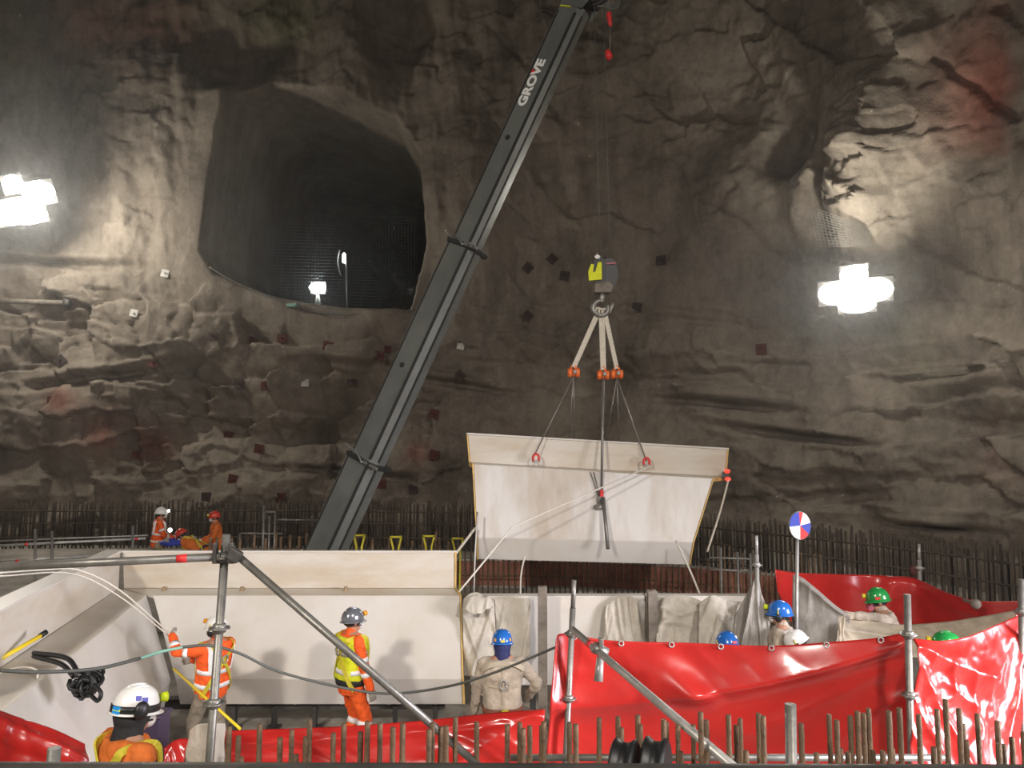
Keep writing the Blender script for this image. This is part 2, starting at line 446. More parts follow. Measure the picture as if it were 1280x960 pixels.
VX = BX + NX * D; VY = BY + NY * D + push; VZ = Zg + 0.10 * fbm(Sg * 0.9, Zg * 0.9, 50.0, 3)
nz, ns = VX.shape
verts = np.stack([VX, VY, VZ], -1).reshape(-1, 3)
idx = np.arange(nz * ns).reshape(nz, ns)
quads = np.stack([idx[:-1, :-1], idx[:-1, 1:], idx[1:, 1:], idx[1:, :-1]], -1).reshape(-1, 4)
def fast_mesh(name, V, Q, mat, smooth=True):
    me = bpy.data.meshes.new(name); me.vertices.add(len(V)); me.vertices.foreach_set('co', np.asarray(V, np.float32).ravel())
    me.loops.add(Q.size); me.loops.foreach_set('vertex_index', Q.ravel().astype(np.int32))
    me.polygons.add(len(Q)); me.polygons.foreach_set('loop_start', np.arange(0, Q.size, Q.shape[1], dtype=np.int32))
    me.update(calc_edges=True); me.polygons.foreach_set('use_smooth', np.full(len(Q), smooth))
    me.materials.append(MAT[mat]); o = bpy.data.objects.new(name, me); COL.objects.link(o); return o
wall = fast_mesh('wall_back', verts, quads, 'rock')
tag(wall, 'rough grey-brown shotcrete and rock cavern wall with dark tunnel mouth', kind='structure')
tint = np.ones((nz, ns, 4), np.float32)
def stain(w, col):
    w = np.clip(w, 0, 1)[..., None]; tint[..., :3] = tint[..., :3] * (1 - w) + tint[..., :3] * np.array(col) * w
nn = sstep(-0.25, 0.35, fbm(Sg * 0.5, Zg * 0.5, 71.0, 4))
stain(0.95 * blob(1235, 110, 60, 95) * nn, (1.2, 0.5, 0.44))
stain(0.8 * blob(1255, 540, 40, 45) * nn, (1.5, 0.45, 0.45))
stain(0.6 * blob(150, 40, 110, 60) * nn, (1.25, 0.72, 0.6)); stain(0.7 * blob(350, 20, 40, 30), (0.85, 1.0, 0.6)); stain(0.6 * blob(8, 60, 25, 40), (0.85, 1.05, 0.65))
stain(0.6 * blob(1180, 400, 70, 110) * nn, (0.85, 0.98, 0.80))
for (x0, y0, r) in ((75, 600, 45), (300, 425, 22), (140, 545, 40), (80, 500, 20), (520, 570, 22), (190, 560, 25), (660, 560, 30)):
    stain(0.75 * blob(x0, y0, r, r * 0.8) * nn, (1.1, 0.5, 0.45))
at = wall.data.color_attributes.new('tint', 'FLOAT_COLOR', 'POINT'); at.data.foreach_set('color', tint.ravel())
WPX, WPY = project(VX, np.maximum(VY, 3.0), VZ)
def wall_point(px, py, off=0.0):
    d = (WPX - px) ** 2 + (WPY - py) ** 2; d = np.where((VY < 8) | (push > 0.3), 1e9, d)
    i, j = np.unravel_index(np.argmin(d), d.shape)
    n = Vector((NX[i, j], NY[i, j], 0.0)).normalized()
    return Vector((VX[i, j], VY[i, j], VZ[i, j])) + n * off, n

# bolt plates on the wall: pieces of the wall
def plate_mesh(name, mat):
    m = MB(); m.prism([(-0.17, -0.17), (0.17, -0.17), (0.17, 0.17), (-0.17, 0.17)], 0.03)
    m.tube([(0, -0.01, 0), (0, -0.09, 0)], 0.04, 6); m.tube([(0, -0.09, 0), (0, -0.16, 0)], 0.018, 6)
    o = m.build(name, mat, None, True); me = o.data; bpy.data.objects.remove(o); return me
pm = {k: plate_mesh('bolt_plate', k) for k in ('plate_red', 'plate_white', 'plate_dark')}
plates = [(318, 427, 0), (353, 423, 0), (410, 432, 0), (475, 445, 0), (484, 436, 0), (268, 419, 2), (65, 501, 0), (172, 568, 0), (191, 452, 0), (333, 481, 0), (325, 560, 0), (292, 599, 0), (258, 621, 2), (352, 622, 0), (477, 606, 0), (516, 612, 2), (543, 518, 0), (543, 569, 0), (286, 543, 0), (441, 478, 2), (207, 342, 1), (169, 391, 1), (382, 480, 1), (577, 432, 1), (660, 335, 2), (757, 330, 2), (828, 327, 2), (798, 385, 2), (952, 437, 0), (705, 345, 2), (690, 325, 2), (575, 470, 2), (300, 480, 2), (77, 450, 2), (660, 395, 2)]
for (x0, y0, k) in plates:
    q, n = wall_point(x0, y0, 0.06)
    o = bpy.data.objects.new('bolt_plate', pm[('plate_red', 'plate_white', 'plate_dark')[k]]); COL.objects.link(o); o.parent = wall
    o.location = q
    o.rotation_euler = (random.uniform(-0.15, 0.15), random.choice((0, 0.78, 0.2)), math.atan2(n.y, n.x) + PI / 2)
    if k == 1: o.scale = (0.8, 0.8, 0.8)

# floors ---------------------------------------------------------------
def slab(name, x0, x1, y0, y1, ztop, thick, label, res=0.4, amp=0.012):
    X = np.linspace(x0, x1, max(2, int((x1 - x0) / res))); Y = np.linspace(y0, y1, max(2, int((y1 - y0) / res)))
    xx, yy = np.meshgrid(X, Y); zz = ztop + amp * fbm(xx * 0.7, yy * 0.7, 3.0, 3) - amp
    n1, n2 = xx.shape; V = np.stack([xx, yy, zz], -1).reshape(-1, 3); I = np.arange(n1 * n2).reshape(n1, n2)
    Q = np.stack([I[:-1, :-1], I[:-1, 1:], I[1:, 1:], I[1:, :-1]], -1).reshape(-1, 4)
    o = fast_mesh(name, V, Q, 'concrete'); mod(o, 'SOLIDIFY', thickness=thick, offset=-1.0)
    return tag(o, label, kind='structure')
slab('floor', -30, 17, -4, 31, 0.0, 0.3, 'dusty grey-brown concrete floor of the pit', 0.5)
slab('floor_2', -22, 9.2, 15.2, 26.0, 0.40, 0.38, 'raised concrete slab in front of the far rebar wall', 0.5)
slab('floor_3', -3.4, -1.35, 3.7, 5.0, 0.46, 0.44, 'low concrete step under the front worker', 0.5, 0.004)

# far rebar wall ---------------------------------------------------------
def bar_mesh(name, L, r, mat, n=6, ribs=True):
    m = MB(); pts = []; rs = []
    k = int(L / 0.25)
    for i in range(k + 1):
        pts.append((0, 0, L * i / k)); rs.append(r * (1.0 if i % 2 else 0.93))
    m.tube(pts, rs, n); o = m.build(name, mat, None, True); me = o.data; bpy.data.objects.remove(o); return me
ring = crom([(-24, 24.6, 0), (-16, 25.0, 0), (-8, 25.1, 0), (-1, 24.2, 0), (3, 21.9, 0), (6, 18.2, 0), (8.3, 14.2, 0), (9.6, 10.0, 0)], 20)
rp = np.array([tuple(p) for p in ring])[:, :2]; rs_ = np.r_[0, np.cumsum(np.hypot(*np.diff(rp, axis=0).T))]
cage = empty('rebar_cage', (0, 24.6, 0.40), 'long curved wall of upright dark rusty rebar before the rock face', 'rebar')
farbars = [bar_mesh('rebar', 1.42 + 0.04 * i, 0.030, 'rebar_dark', 5) for i in range(4)]
dd = np.linspace(0.6, rs_[-1] - 0.1, 296)
for s_ in dd:
    s_ += random.uniform(-0.04, 0.04)
    x, y = np.interp(s_, rs_, rp[:, 0]), np.interp(s_, rs_, rp[:, 1])
    o = bpy.data.objects.new('rebar', random.choice(farbars)); COL.objects.link(o); o.parent = cage
    base = 0.40 if y > 15.3 else 0.0
    o.location = (x, y - 24.6, base - 0.40); o.scale = (1, 1, 1.0 if base else 1.27)
    o.rotation_euler = (random.uniform(-0.012, 0.012), random.uniform(-0.015, 0.015), random.uniform(0, 3))
m = MB()
for s_ in np.linspace(0.6, rs_[-1] - 0.1, 330):
    x, y = np.interp(s_, rs_, rp[:, 0]), np.interp(s_, rs_, rp[:, 1]); j = random.uniform(0.4, 0.75)
    b0 = 0.40 if y + j > 15.3 else 0.0
    m.tube([(x + 0.3 * j, y + j, b0), (x + 0.3 * j, y + j, 1.62 + random.uniform(0, 0.22))], 0.026, 5)
tag(m.build('rebar_second_layer', 'rebar_dark', cage), kind='stuff')
for z in (0.75, 1.2, 1.58):
    m = MB(); m.tube([(p.x, p.y - 0.05, z) for p in ring], 0.022, 5); m.build('hoop_bar', 'rebar_dark', cage)

# ================================================================== STEEL HOPPER SEGMENTS
def quad_plate(m, a, b, c, d, t):
    """flat plate with thickness t away from the viewer side (a b c d counter-clockwise seen from the front)"""
    a, b, c, d = map(Vector, (a, b, c, d)); n = (b - a).cross(d - a).normalized()
    vs = [a, b, c, d] + [q - n * t for q in (a, b, c, d)]
    m.add(vs, [(0, 1, 2, 3), (7, 6, 5, 4), (0, 4, 5, 1), (1, 5, 6, 2), (2, 6, 7, 3), (3, 7, 4, 0)])
def lerp(a, b, t): return Vector(a) * (1 - t) + Vector(b) * t
def hopper(name, label, lines, base, face='white_paint', lip=0.10, edges=(1, 1), ribs=5, lugs=(), feet=True):
    """lines: (left, right) end points of every fold, top to bottom: band top, band foot, shelf front, slope foot, skirt foot"""
    T = empty(name, base, label, 'steel segment')
    names = ('top_band', 'shelf', 'sloped_plate', 'lower_skirt'); mats = ('stained_paint', 'stained_paint', face, 'white_paint')
    back = None
    for i in range(4):
        (l0, r0), (l1, r1) = lines[i], lines[i + 1]
        m = MB(); quad_plate(m, l1, r1, r0, l0, 0.04)
        o = m.build(names[i], mats[i], T); bevel(o, 0.006, 1)
    # flange along the top, outwards
    (l0, r0), (l1, r1), (l2, r2) = lines[0], lines[1], lines[2]
    out = (Vector(l1) - Vector(l2)); out.z = 0; out.normalize()
    lift = Vector((0, 0, 0.012))
    along = (Vector(r0) - Vector(l0)).normalized()
    up = along.cross(out)
    if up.z < 0: up = -up
    m = MB(); a, b = Vector(l0) - along * 0.02, Vector(r0) + along * 0.02
    quad_plate(m, a - out * 0.02 + up * 0.03, b - out * 0.02 + up * 0.03, b + out * lip + up * 0.03, a + out * lip + up * 0.03, 0.03)
    o = m.build('top_flange', 'white_paint', T); bevel(o, 0.004, 1)
    # end plates follow the profile
    for side in (0, 1):
        if not edges[side]: continue
        pts = [Vector(l[side]) for l in lines]
        s_ = 1 if side else -1
        w = 0.07
        for i in (0, 1, 2, 3):
            m = MB(); p0, p1 = pts[i], pts[i + 1]
            d = (p1 - p0).normalized(); n = along.cross(d)
            if n.dot(out) < 0: n = -n
            o0 = along * s_ * 0.003
            m.add([p0 + o0 - n * 0.012, p1 + o0 - n * 0.012, p1 + o0 + n * w, p0 + o0 + n * w, p0 + o0 + along * s_ * 0.02 - n * 0.012, p1 + o0 + along * s_ * 0.02 - n * 0.012, p1 + o0 + along * s_ * 0.02 + n * w, p0 + o0 + along * s_ * 0.02 + n * w],
                  [(0, 1, 2, 3), (7, 6, 5, 4), (0, 4, 5, 1), (1, 5, 6, 2), (2, 6, 7, 3), (3, 7, 4, 0)])
            m.build('end_flange', 'tan_edge', T)
    # stiffeners behind the slope
    for k in range(ribs):
        t = (k + 0.5) / ribs
        a, b, c, d = (lerp(lines[i][0], lines[i][1], t) for i in (1, 2, 3, 4))
        m = MB(); q = [a + out * 0.0, b + out * 0.05, c + out * 0.05, d + out * 0.05, d + out * 0.22]
        q = [p - up * 0.02 for p in q]
        n = along * 0.008
        vs = [p - n for p in q] + [p + n for p in q]; K = len(q)
        fs = [tuple(range(K)), tuple(range(K, 2 * K))[::-1]] + [(i, i + K, (i + 1) % K + K, (i + 1) % K) for i in range(K)]
        m.add(vs, fs); m.build('stiffener', 'white_paint', T)
    for (lt, ld) in lugs:
        c = lerp(lerp(lines[1][0], lines[1][1], lt), lerp(lines[2][0], lines[2][1], lt), 0.3)
        m = MB(); m.tube([c - along * 0.02, c + along * 0.02], 0.055, 10); m.build('lifting_lug', 'timber', T)
    if feet:
        for k in range(7):
            t = (k + 0.5) / 7; p = lerp(lines[4][0], lines[4][1], t) + out * 0.12
            m = MB(); m.box((p.x, p.y, p.z / 2 - 0.02), (0.05, 0.10, p.z - 0.03)); m.box((p.x, p.y, 0.012), (0.16, 0.16, 0.024)); m.build('foot', 'dark_steel', T)
        a, b = Vector(lines[4][0]), Vector(lines[4][1])
        m = MB(); m.bar(a + out * 0.3 + Vector((0, 0, -0.03)), b + out * 0.3 + Vector((0, 0, -0.03)), 0.15, 0.12); m.build('bearer', 'dark_steel', T)
    return T

TB, SH, KN, BT = 2.10, 1.60, 0.66, 0.31
A_lines = [((-5.44, 10.9, TB), (-0.80, 10.9, TB)), ((-5.40, 10.9, SH), (-0.80, 10.9, SH)), ((-4.80, 10.48, SH - 0.02), (-0.70, 10.48, SH - 0.02)), ((-4.22, 9.92, KN), (-0.63, 9.92, KN)), ((-4.20, 10.04, BT), (-0.62, 10.04, BT))]
hopper('hopper_segment', 'white steel hopper wall standing behind the worker in the yellow vest', A_lines, (-2.9, 10.4, 0), edges=(0, 1), ribs=6, lugs=((0.10, 0), (0.66, 0), (0.34, 0)))
bd = Vector((0.237, -0.9715, 0))
def bl(x, y, z, t0, t1): return (tuple(Vector((x, y, z)) + bd * t0), tuple(Vector((x, y, z)) + bd * t1))
def rev(p): return (p[1], p[0])
B_lines = [rev(bl(-5.46, 10.88, TB, -0.0, 5.4)), rev(bl(-5.46, 10.88, SH, -0.0, 5.4)), rev(bl(-4.93, 10.62, SH - 0.02, 0.1, 5.25)), rev(bl(-4.28, 9.95, KN, 0.05, 4.4)), rev(bl(-4.36, 9.98, BT, 0.05, 4.3))]
hopper('hopper_segment', 'beige-white steel hopper wall running along the left edge toward the camera', B_lines, (-4.9, 8.2, 0), lip=0.24, edges=(1, 0), ribs=5)
# little bracket on the shelf of the left wall
# hanging segment: corners from image pixels at estimated depths, tilted as it hangs
HY = 12.9
C_lines = [(P(585, 543, HY + 0.25), P(909, 562, HY - 0.05)), (P(588, 578, HY + 0.28), P(906, 596, HY - 0.02)), (P(592, 580, HY + 0.02), P(891, 598, HY - 0.28)), (P(597, 672, HY - 0.30), P(866, 678, HY - 0.62)), (P(598, 699, HY - 0.16), P(861, 706, HY - 0.48))]
def coplanar(a, b, c, px, py):
    n = (Vector(b) - Vector(a)).cross(Vector(c) - Vector(a)); o = Vector((0, 0, CAM_Z)); d = P(px, py, 10.0) - o
    return o + d * ((Vector(a) - o).dot(n) / d.dot(n))
C_lines[1] = (C_lines[1][0], coplanar(C_lines[0][0], C_lines[0][1], C_lines[1][0], 906, 596))
C_lines[2] = (C_lines[2][0], P(891, 598, C_lines[1][1].y - 0.26))
C_lines[3] = (C_lines[3][0], coplanar(C_lines[2][0], C_lines[2][1], C_lines[3][0], 866, 678))
C_lines[4] = (C_lines[4][0], coplanar(C_lines[3][0], C_lines[3][1], C_lines[4][0], 861, 706))
hopper('hopper_segment', 'white steel hopper segment hanging from the crane slings', C_lines, tuple(P(735, 705, HY)), face='streaked_paint', edges=(1, 1), ribs=5, feet=False)

# white plates of the next ring, right of the standing wall
for i, (x0, x1, lab) in enumerate(((-0.55, 0.42, 'white steel panel behind the beige-clad worker'), (0.44, 1.75, 'shiny white steel panel between the two dark posts'), (1.77, 3.3, 'white steel panel right of the second dark post, under cloth'))):
    T = empty('pit_liner', ((x0 + x1) / 2, 10.35, 0), lab, 'steel panel')
    m = MB(); m.box(((x0 + x1) / 2, 10.35, 1.02), (x1 - x0 - 0.01, 0.04, 1.12)); bevel(m.build('face_plate', 'white_paint', T), 0.006, 1)
    m = MB(); m.box(((x0 + x1) / 2, 10.42, 1.59), (x1 - x0 - 0.01, 0.18, 0.025)); m.build('top_flange', 'white_paint', T)
    for k in (0.15, 0.85):
        xx = x0 + (x1 - x0) * k; m = MB(); m.box((xx, 10.45, 0.235), (0.08, 0.14, 0.47)); m.build('foot', 'dark_steel', T)
for (px, ytop, lab) in ((678, 733, 'dark brown steel post left of the shiny white panel'), (815, 738, 'dark brown steel post right of the shiny white panel')):
    q = P(px, ytop, 10.0); T = empty('steel_post', (q.x, 10.0, 0), lab, 'post')
    m = MB(); h = q.z
    m.box((q.x, 9.95, h / 2), (0.115, 0.012, h)); m.box((q.x, 10.05, h / 2), (0.115, 0.012, h)); m.box((q.x, 10.0, h / 2), (0.012, 0.09, h)); m.build('web', 'post_steel', T)
    m = MB(); m.box((q.x, 10.0, 0.01), (0.22, 0.22, 0.02)); m.build('base_plate', 'post_steel', T)
# floor frame of dark channel between the walls
T = empty('floor_trestle', (0.2, 9.5, 0), 'low dark rectangular steel frame beside the beige-clad worker', 'frame')
for (a, b) in (((0.12, 9.75, 0.33), (0.52, 9.0, 0.33)), ((-0.6, 9.78, 0.33), (0.12, 9.78, 0.33)), ((-0.3, 9.0, 0.33), (0.52, 9.0, 0.33))):
    m = MB(); m.bar(a, b, 0.10, 0.10); m.build('rail', 'post_steel', T)
for (x, y) in ((0.12, 9.7), (0.5, 9.05), (-0.28, 9.0), (-0.55, 9.75)):
    m = MB(); m.box((x, y, 0.14), (0.08, 0.08, 0.28)); m.build('foot', 'post_steel', T)
# floor bits in front of the standing wall
m = MB(); m.box((-2.35, 9.2, 0.03), (1.75, 0.42, 0.05)); tag(bevel(m.build('steel_plate', 'dark_steel'), 0.005), 'dark flat steel plate on the floor behind the yellow-vest worker', 'plate')
m = MB(); m.box((-0.95, 9.3, 0.06), (0.42, 0.22, 0.11)); tag(bevel(m.build('timber_block', 'timber'), 0.008), 'short timber block on the floor left of the beige-clad worker', 'timber')
m = MB(); m.box((-3.1, 9.35, 0.045), (0.9, 0.25, 0.09)); tag(bevel(m.build('timber_plank', 'timber'), 0.006), 'long timber plank on the floor behind the rope puller', 'timber')
m = MB(); m.ellipsoid((-0.82, 9.1, 0.075), (0.05, 0.05, 0.075)); m.tube([(-0.82, 9.1, 0.13), (-0.82, 9.1, 0.17)], 0.02, 8)
tag(m.build('bottle', 'sign_red'), 'small red bottle on the floor right of the timber block', 'bottle')

# ================================================================== CRANE
def boom_frame(a, b):
    a, b = Vector(a), Vector(b); d = (b - a).normalized()
    view = Vector((0, 1, 0)); r = view.cross(d).normalized()          # to the right of the boom, seen from here
    f = r.cross(d).normalized()                                       # away from the viewer?
    if f.y > 0: f = -f                                                # f towards the viewer
    al = math.radians(27)
    n1 = (f * math.cos(al) - r * math.sin(al)).normalized()           # normal of the visible side face
    n2 = (r * math.cos(al) + f * math.sin(al)).normalized()           # normal of the underside
    return a, d, n1, n2
boomA, boomB = P(388, 737, 13.9), P(733, -14, 13.2)
ba, bdir, n1, n2 = boom_frame(boomA, boomB); BL = (boomB - boomA).length
def along_boom(px, py):
    q = P(px, py, 13.55); return (q - ba).dot(bdir)
L1, L2 = along_boom(459, 578), along_boom(583, 310)
crane = empty('mobile_crane', (ba.x - 0.6, 14.2, 0), 'dark grey telescopic crane boom leaning up to the right over the pit', 'crane')
def boom_section(t0, t1, w, h, name):
    # profile in (n2, n1): top plate on -n2 side, bevelled underside on +n2 side
    prof = [(-w / 2, -h / 2), (w * 0.30, -h / 2), (w / 2, -h * 0.25), (w / 2, h * 0.25), (w * 0.30, h / 2), (-w / 2, h / 2)]
    m = MB(); rings = []
    for t in (t0, t1):
        rings.append([ba + bdir * t + n2 * x + n1 * y for x, y in prof])
    m.loft(rings, smooth=False); return bevel(m.build(name, 'boom_grey', crane), 0.012, 2)
W1, W2, W3 = (0.60, 0.50), (0.545, 0.455), (0.475, 0.40)
boom_section(0, L1, *W1, 'boom_section'); boom_section(L1 - 0.1, L2, *W2, 'boom_section'); boom_section(L2 - 0.1, BL - 0.45, *W3, 'boom_section')
for (t0, t1, (w, h)) in ((0.2, L1 - 0.06, W1), (L1 + 0.08, L2 - 0.05, W2), (L2 + 0.08, BL - 0.6, W3)):
    # dark seam between side plate and underside, bright upper edge
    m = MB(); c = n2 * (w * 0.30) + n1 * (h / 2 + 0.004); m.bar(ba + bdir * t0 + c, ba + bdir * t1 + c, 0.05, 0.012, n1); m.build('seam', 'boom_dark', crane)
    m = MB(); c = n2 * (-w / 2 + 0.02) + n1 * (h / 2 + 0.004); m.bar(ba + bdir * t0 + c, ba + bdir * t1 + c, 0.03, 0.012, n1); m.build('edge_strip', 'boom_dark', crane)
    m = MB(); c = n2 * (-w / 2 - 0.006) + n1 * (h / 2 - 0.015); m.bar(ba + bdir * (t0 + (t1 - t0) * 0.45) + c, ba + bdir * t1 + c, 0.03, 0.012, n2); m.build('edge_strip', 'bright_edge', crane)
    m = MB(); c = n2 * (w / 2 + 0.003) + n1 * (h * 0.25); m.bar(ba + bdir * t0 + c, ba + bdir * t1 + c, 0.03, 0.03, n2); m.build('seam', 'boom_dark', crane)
for (t, (w, h)) in ((L1, W1), (L2, W2)):
    m = MB(); prof = [(-w / 2, -h / 2), (w / 2, -h / 2), (w / 2, h / 2), (-w / 2, h / 2)]
    def ringp(tt, g): return [ba + bdir * tt + n2 * (x * (1 + g / abs(x))) + n1 * (y * (1 + g / abs(y))) for x, y in prof]
    m.loft([ringp(t - 0.05, 0.025), ringp(t + 0.035, 0.04)], smooth=False); bevel(m.build('collar', 'boom_dark', crane), 0.01)
    m = MB(); c = n1 * (h / 2 + 0.05); e = ba + bdir * (t + 0.02)
    m.tube(crom([e + c - n2 * (w / 2 + 0.10) + bdir * 0.10, e + c - n2 * (w * 0.2) + bdir * 0.06, e + c + n2 * (w * 0.15) - bdir * 0.05]), 0.018, 6); m.build('wear_pad', 'bright_edge', crane)
    for g in (0.25, 0.5, 0.62):
        m = MB(); q = e + n1 * (h / 2 + 0.03) + n2 * w * g - bdir * 0.02; m.bar(q - n2 * 0.05, q + n2 * 0.05, 0.05, 0.06, n1); m.build('wear_pad', 'bright_edge', crane)
for (x0, y0, h) in ((634, 179, W3[1]), (505, 457, W2[1])):
    t = along_boom(x0, y0); c = ba + bdir * t + n1 * (h / 2 + 0.001) - n2 * 0.06
    m = MB(); m.tube([c - n1 * 0.01, c + n1 * 0.006], 0.05, 14); m.build('pin_hole', 'boom_dark', crane)
# tip: head plates, sheaves and yellow mark
m = MB(); t = BL - 0.5
for s_ in (-1, 1):
    q = ba + bdir * t + n1 * s_ * 0.2
    vs = [q - n2 * 0.22, q + n2 * 0.24, q + bdir * 0.55 + n2 * 0.42, q + bdir * 0.62 + n2 * 0.15, q + bdir * 0.45 - n2 * 0.24]
    vs2 = [v + n1 * 0.02 for v in vs]; K = 5
    m.add(vs + vs2, [tuple(range(K)), tuple(range(K, 2 * K))[::-1]] + [(i, i + K, (i + 1) % K + K, (i + 1) % K) for i in range(K)])
m.build('boom_head', 'boom_grey', crane)
for k in (-0.1, 0.0, 0.1):
    q = ba + bdir * (BL - 0.1) + n2 * 0.27 + n1 * k; m = MB(); m.tube([q - n1 * 0.03, q + n1 * 0.03], 0.19, 20); m.build('sheave', 'dark_steel', crane)
q = ba + bdir * (BL - 0.42) + n1 * (W3[1] / 2 + 0.012) - n2 * 0.10
m = MB(); m.bar(q - n2 * 0.12, q + n2 * 0.10, 0.20, 0.008, n1); m.build('yellow_mark', 'hivis_yellow', crane)
# lettering on the side plate
def lettering(text, size, cx, M, name, mat, parent, bold=0.0, sx=1.0):
    cu = bpy.data.curves.new(name, 'FONT'); cu.body = text; cu.size = size; cu.align_x = 'CENTER'; cu.align_y = 'CENTER'; cu.extrude = 0.003; cu.offset = bold; cu.resolution_u = 3
    tmp = bpy.data.objects.new('tmp_text', cu); COL.objects.link(tmp)
    dg = bpy.context.evaluated_depsgraph_get(); me = bpy.data.meshes.new_from_object(tmp.evaluated_get(dg)); bpy.data.objects.remove(tmp)
    me.name = name; o = bpy.data.objects.new(name, me); COL.objects.link(o); me.materials.clear(); me.materials.append(MAT[mat]); o.parent = parent
    me.transform(M @ Matrix.Diagonal((sx, 1, 1, 1))); r = parent
    me.transform(Matrix.Translation(-Vector(r.location))); return o
tc_ = along_boom(664, 114); o_ = ba + bdir * tc_ + n1 * (W3[1] / 2 + 0.004) - n2 * 0.085
Mt = Matrix(((bdir.x, -n2.x, n1.x, o_.x), (bdir.y, -n2.y, n1.y, o_.y), (bdir.z, -n2.z, n1.z, o_.z), (0, 0, 0, 1)))
if Mt.to_3x3().determinant() < 0: Mt = Mt @ Matrix.Diagonal((1, 1, -1, 1))
lettering('GROVE', 0.235, 0, Mt, 'lettering', 'letter_white', crane, 0.010, 1.2)
m = MB(); m.prism([(0.215, 0.03), (0.255, 0.105), (0.175, 0.105)], 0.006, Mt @ Matrix(((1, 0, 0, 0), (0, 0, 1, 0), (0, 1, 0, 0.006), (0, 0, 0, 1)))); m.build('red_triangle', 'sign_red', crane)
# superstructure behind the standing wall
bx0 = ba.x - 0.5
m = MB(); m.box((bx0, 14.3, 0.95), (1.5, 1.5, 0.5)); bevel(m.build('superstructure', 'boom_grey', crane), 0.04)
m = MB(); m.tube([(bx0, 14.3, 0.0), (bx0, 14.3, 0.72)], 0.55, 20); m.build('turntable', 'dark_steel', crane)
m = MB(); m.bar(ba + n1 * 0.28 - bdir * 0.2, ba + n1 * 0.28 + bdir * 0.6, 0.4, 0.05, n1); m.build('pivot_plate', 'boom_grey', crane)
# anti-two-block switch and its weight
tipx = P(757, 6, 13.0)
m = MB(); m.tube([P(760, -12, 13.1), P(761, 16, 13.1)], 0.008, 5); m.tube([P(764, 30, 13.1), P(762, 62, 13.1)], 0.008, 5); m.build('limit_chain', 'wire', crane)
m = MB(); m.capsule(P(761, 18, 13.1), P(763, 31, 13.1), 0.05, 0.035); m.capsule(P(760, 66, 13.1), P(761, 70, 13.1), 0.06, 0.075); m.build('limit_weight', 'sign_red', crane)
m = MB()
for k in (-1, 0, 1): m.tube(crom([P(738 + 6 * k, -6, 13.1), P(752 + 3 * k, 8, 13.1), P(772, 6 + 3 * k, 13.1), P(776, -12, 13.1)]), 0.018, 5)
m.build('cable_loop', 'cable_dark', crane)

# hook block -------------------------------------------------------------
RY = 13.0
def R(px, py): return P(px, py, RY)
hk = empty('hook_block', tuple(R(753, 395)), 'crane hook block with yellow stripe and black sheave above the slings', 'hook block')
m = MB(); q = R(760, 341)
m.tube([q + Vector((0, -0.10, 0)), q + Vector((0, 0.10, 0))], 0.001, 4)
def oval(cx, cz, rx, rz, n=20): return [(cx + rx * math.cos(2 * PI * k / n), cz + rz * math.sin(2 * PI * k / n)) for k in range(n)]
m = MB(); Mq = Matrix.Translation(q); m.prism(oval(0.0, 0.0, 0.15, 0.24), 0.10, Mq); m.build('sheave', 'rubber', hk)
m = MB(); m.prism(oval(0.02, 0.0, 0.17, 0.28), 0.03, Matrix.Translation(q + Vector((0, 0.08, 0)))); m.build('cheek_plate', 'rubber', hk)
m = MB(); m.prism(oval(-0.14, 0.02, 0.11, 0.28), 0.05, Matrix.Translation(q + Vector((-0.02, -0.05, 0)))); m.build('cheek_plate', 'boom_dark', hk)
yq = R(744, 341)
m = MB(); m.prism([(-0.12, -0.16), (0.10, -0.14), (0.10, 0.16), (0.04, 0.16), (-0.01, 0.0), (-0.05, -0.02), (-0.03, 0.12), (-0.08, 0.13), (-0.13, 0.0)], 0.02, Matrix.Translation(yq + Vector((0, -0.10, 0)))); m.build('yellow_stripe', 'hivis_yellow', hk)
m = MB(); m.ellipsoid(tuple(R(746, 323) + Vector((0, -0.1, 0))), (0.05, 0.03, 0.04)); m.build('grease_cap', 'sign_white', hk)
m = MB(); m.bar(R(757, 331) + Vector((0, -0.07, 0)), R(770, 330) + Vector((0, -0.07, 0)), 0.02, 0.02); m.build('pink_band', 'mask_pink', hk)
m = MB(); cq = R(754, 360); m.prism([(-0.16, -0.10), (0.13, -0.10), (0.17, 0.03), (0.10, 0.10), (-0.16, 0.06)], 0.22, Matrix.Translation(cq)); bevel(m.build('crosshead', 'post_steel', hk), 0.02)
m = MB(); m.tube([R(753, 366), R(752, 378)], 0.035, 10); m.build('shank', 'galv_light', hk)
hc = R(751, 385); pts = [hc + Vector((0.13 * math.cos(a), 0, 0.13 * math.sin(a))) for a in np.linspace(math.radians(75), math.radians(385), 22)]
m = MB(); m.tube([hc + Vector((0.02, 0, 0.2))] + pts, [0.03] + [0.035 + 0.02 * math.sin(PI * i / 21) for i in range(22)], 10); m.build('hook', 'galv', hk)
m = MB(); m.tube([R(762, 391), R(766, 379)], [0.03, 0.02], 6); m.build('safety_latch', 'galv_light', hk)
for k, (dx, lab) in enumerate(((-6, 'left thin hoist rope from boom tip to hook block'), (6, 'right thin hoist rope from boom tip to hook block'))):
    m = MB(); m.tube([P(748 + dx, -20, 13.1), R(756 + dx, 322)], 0.008, 5); tag(m.build('hoist_rope', 'cable_dark'), lab, 'rope')
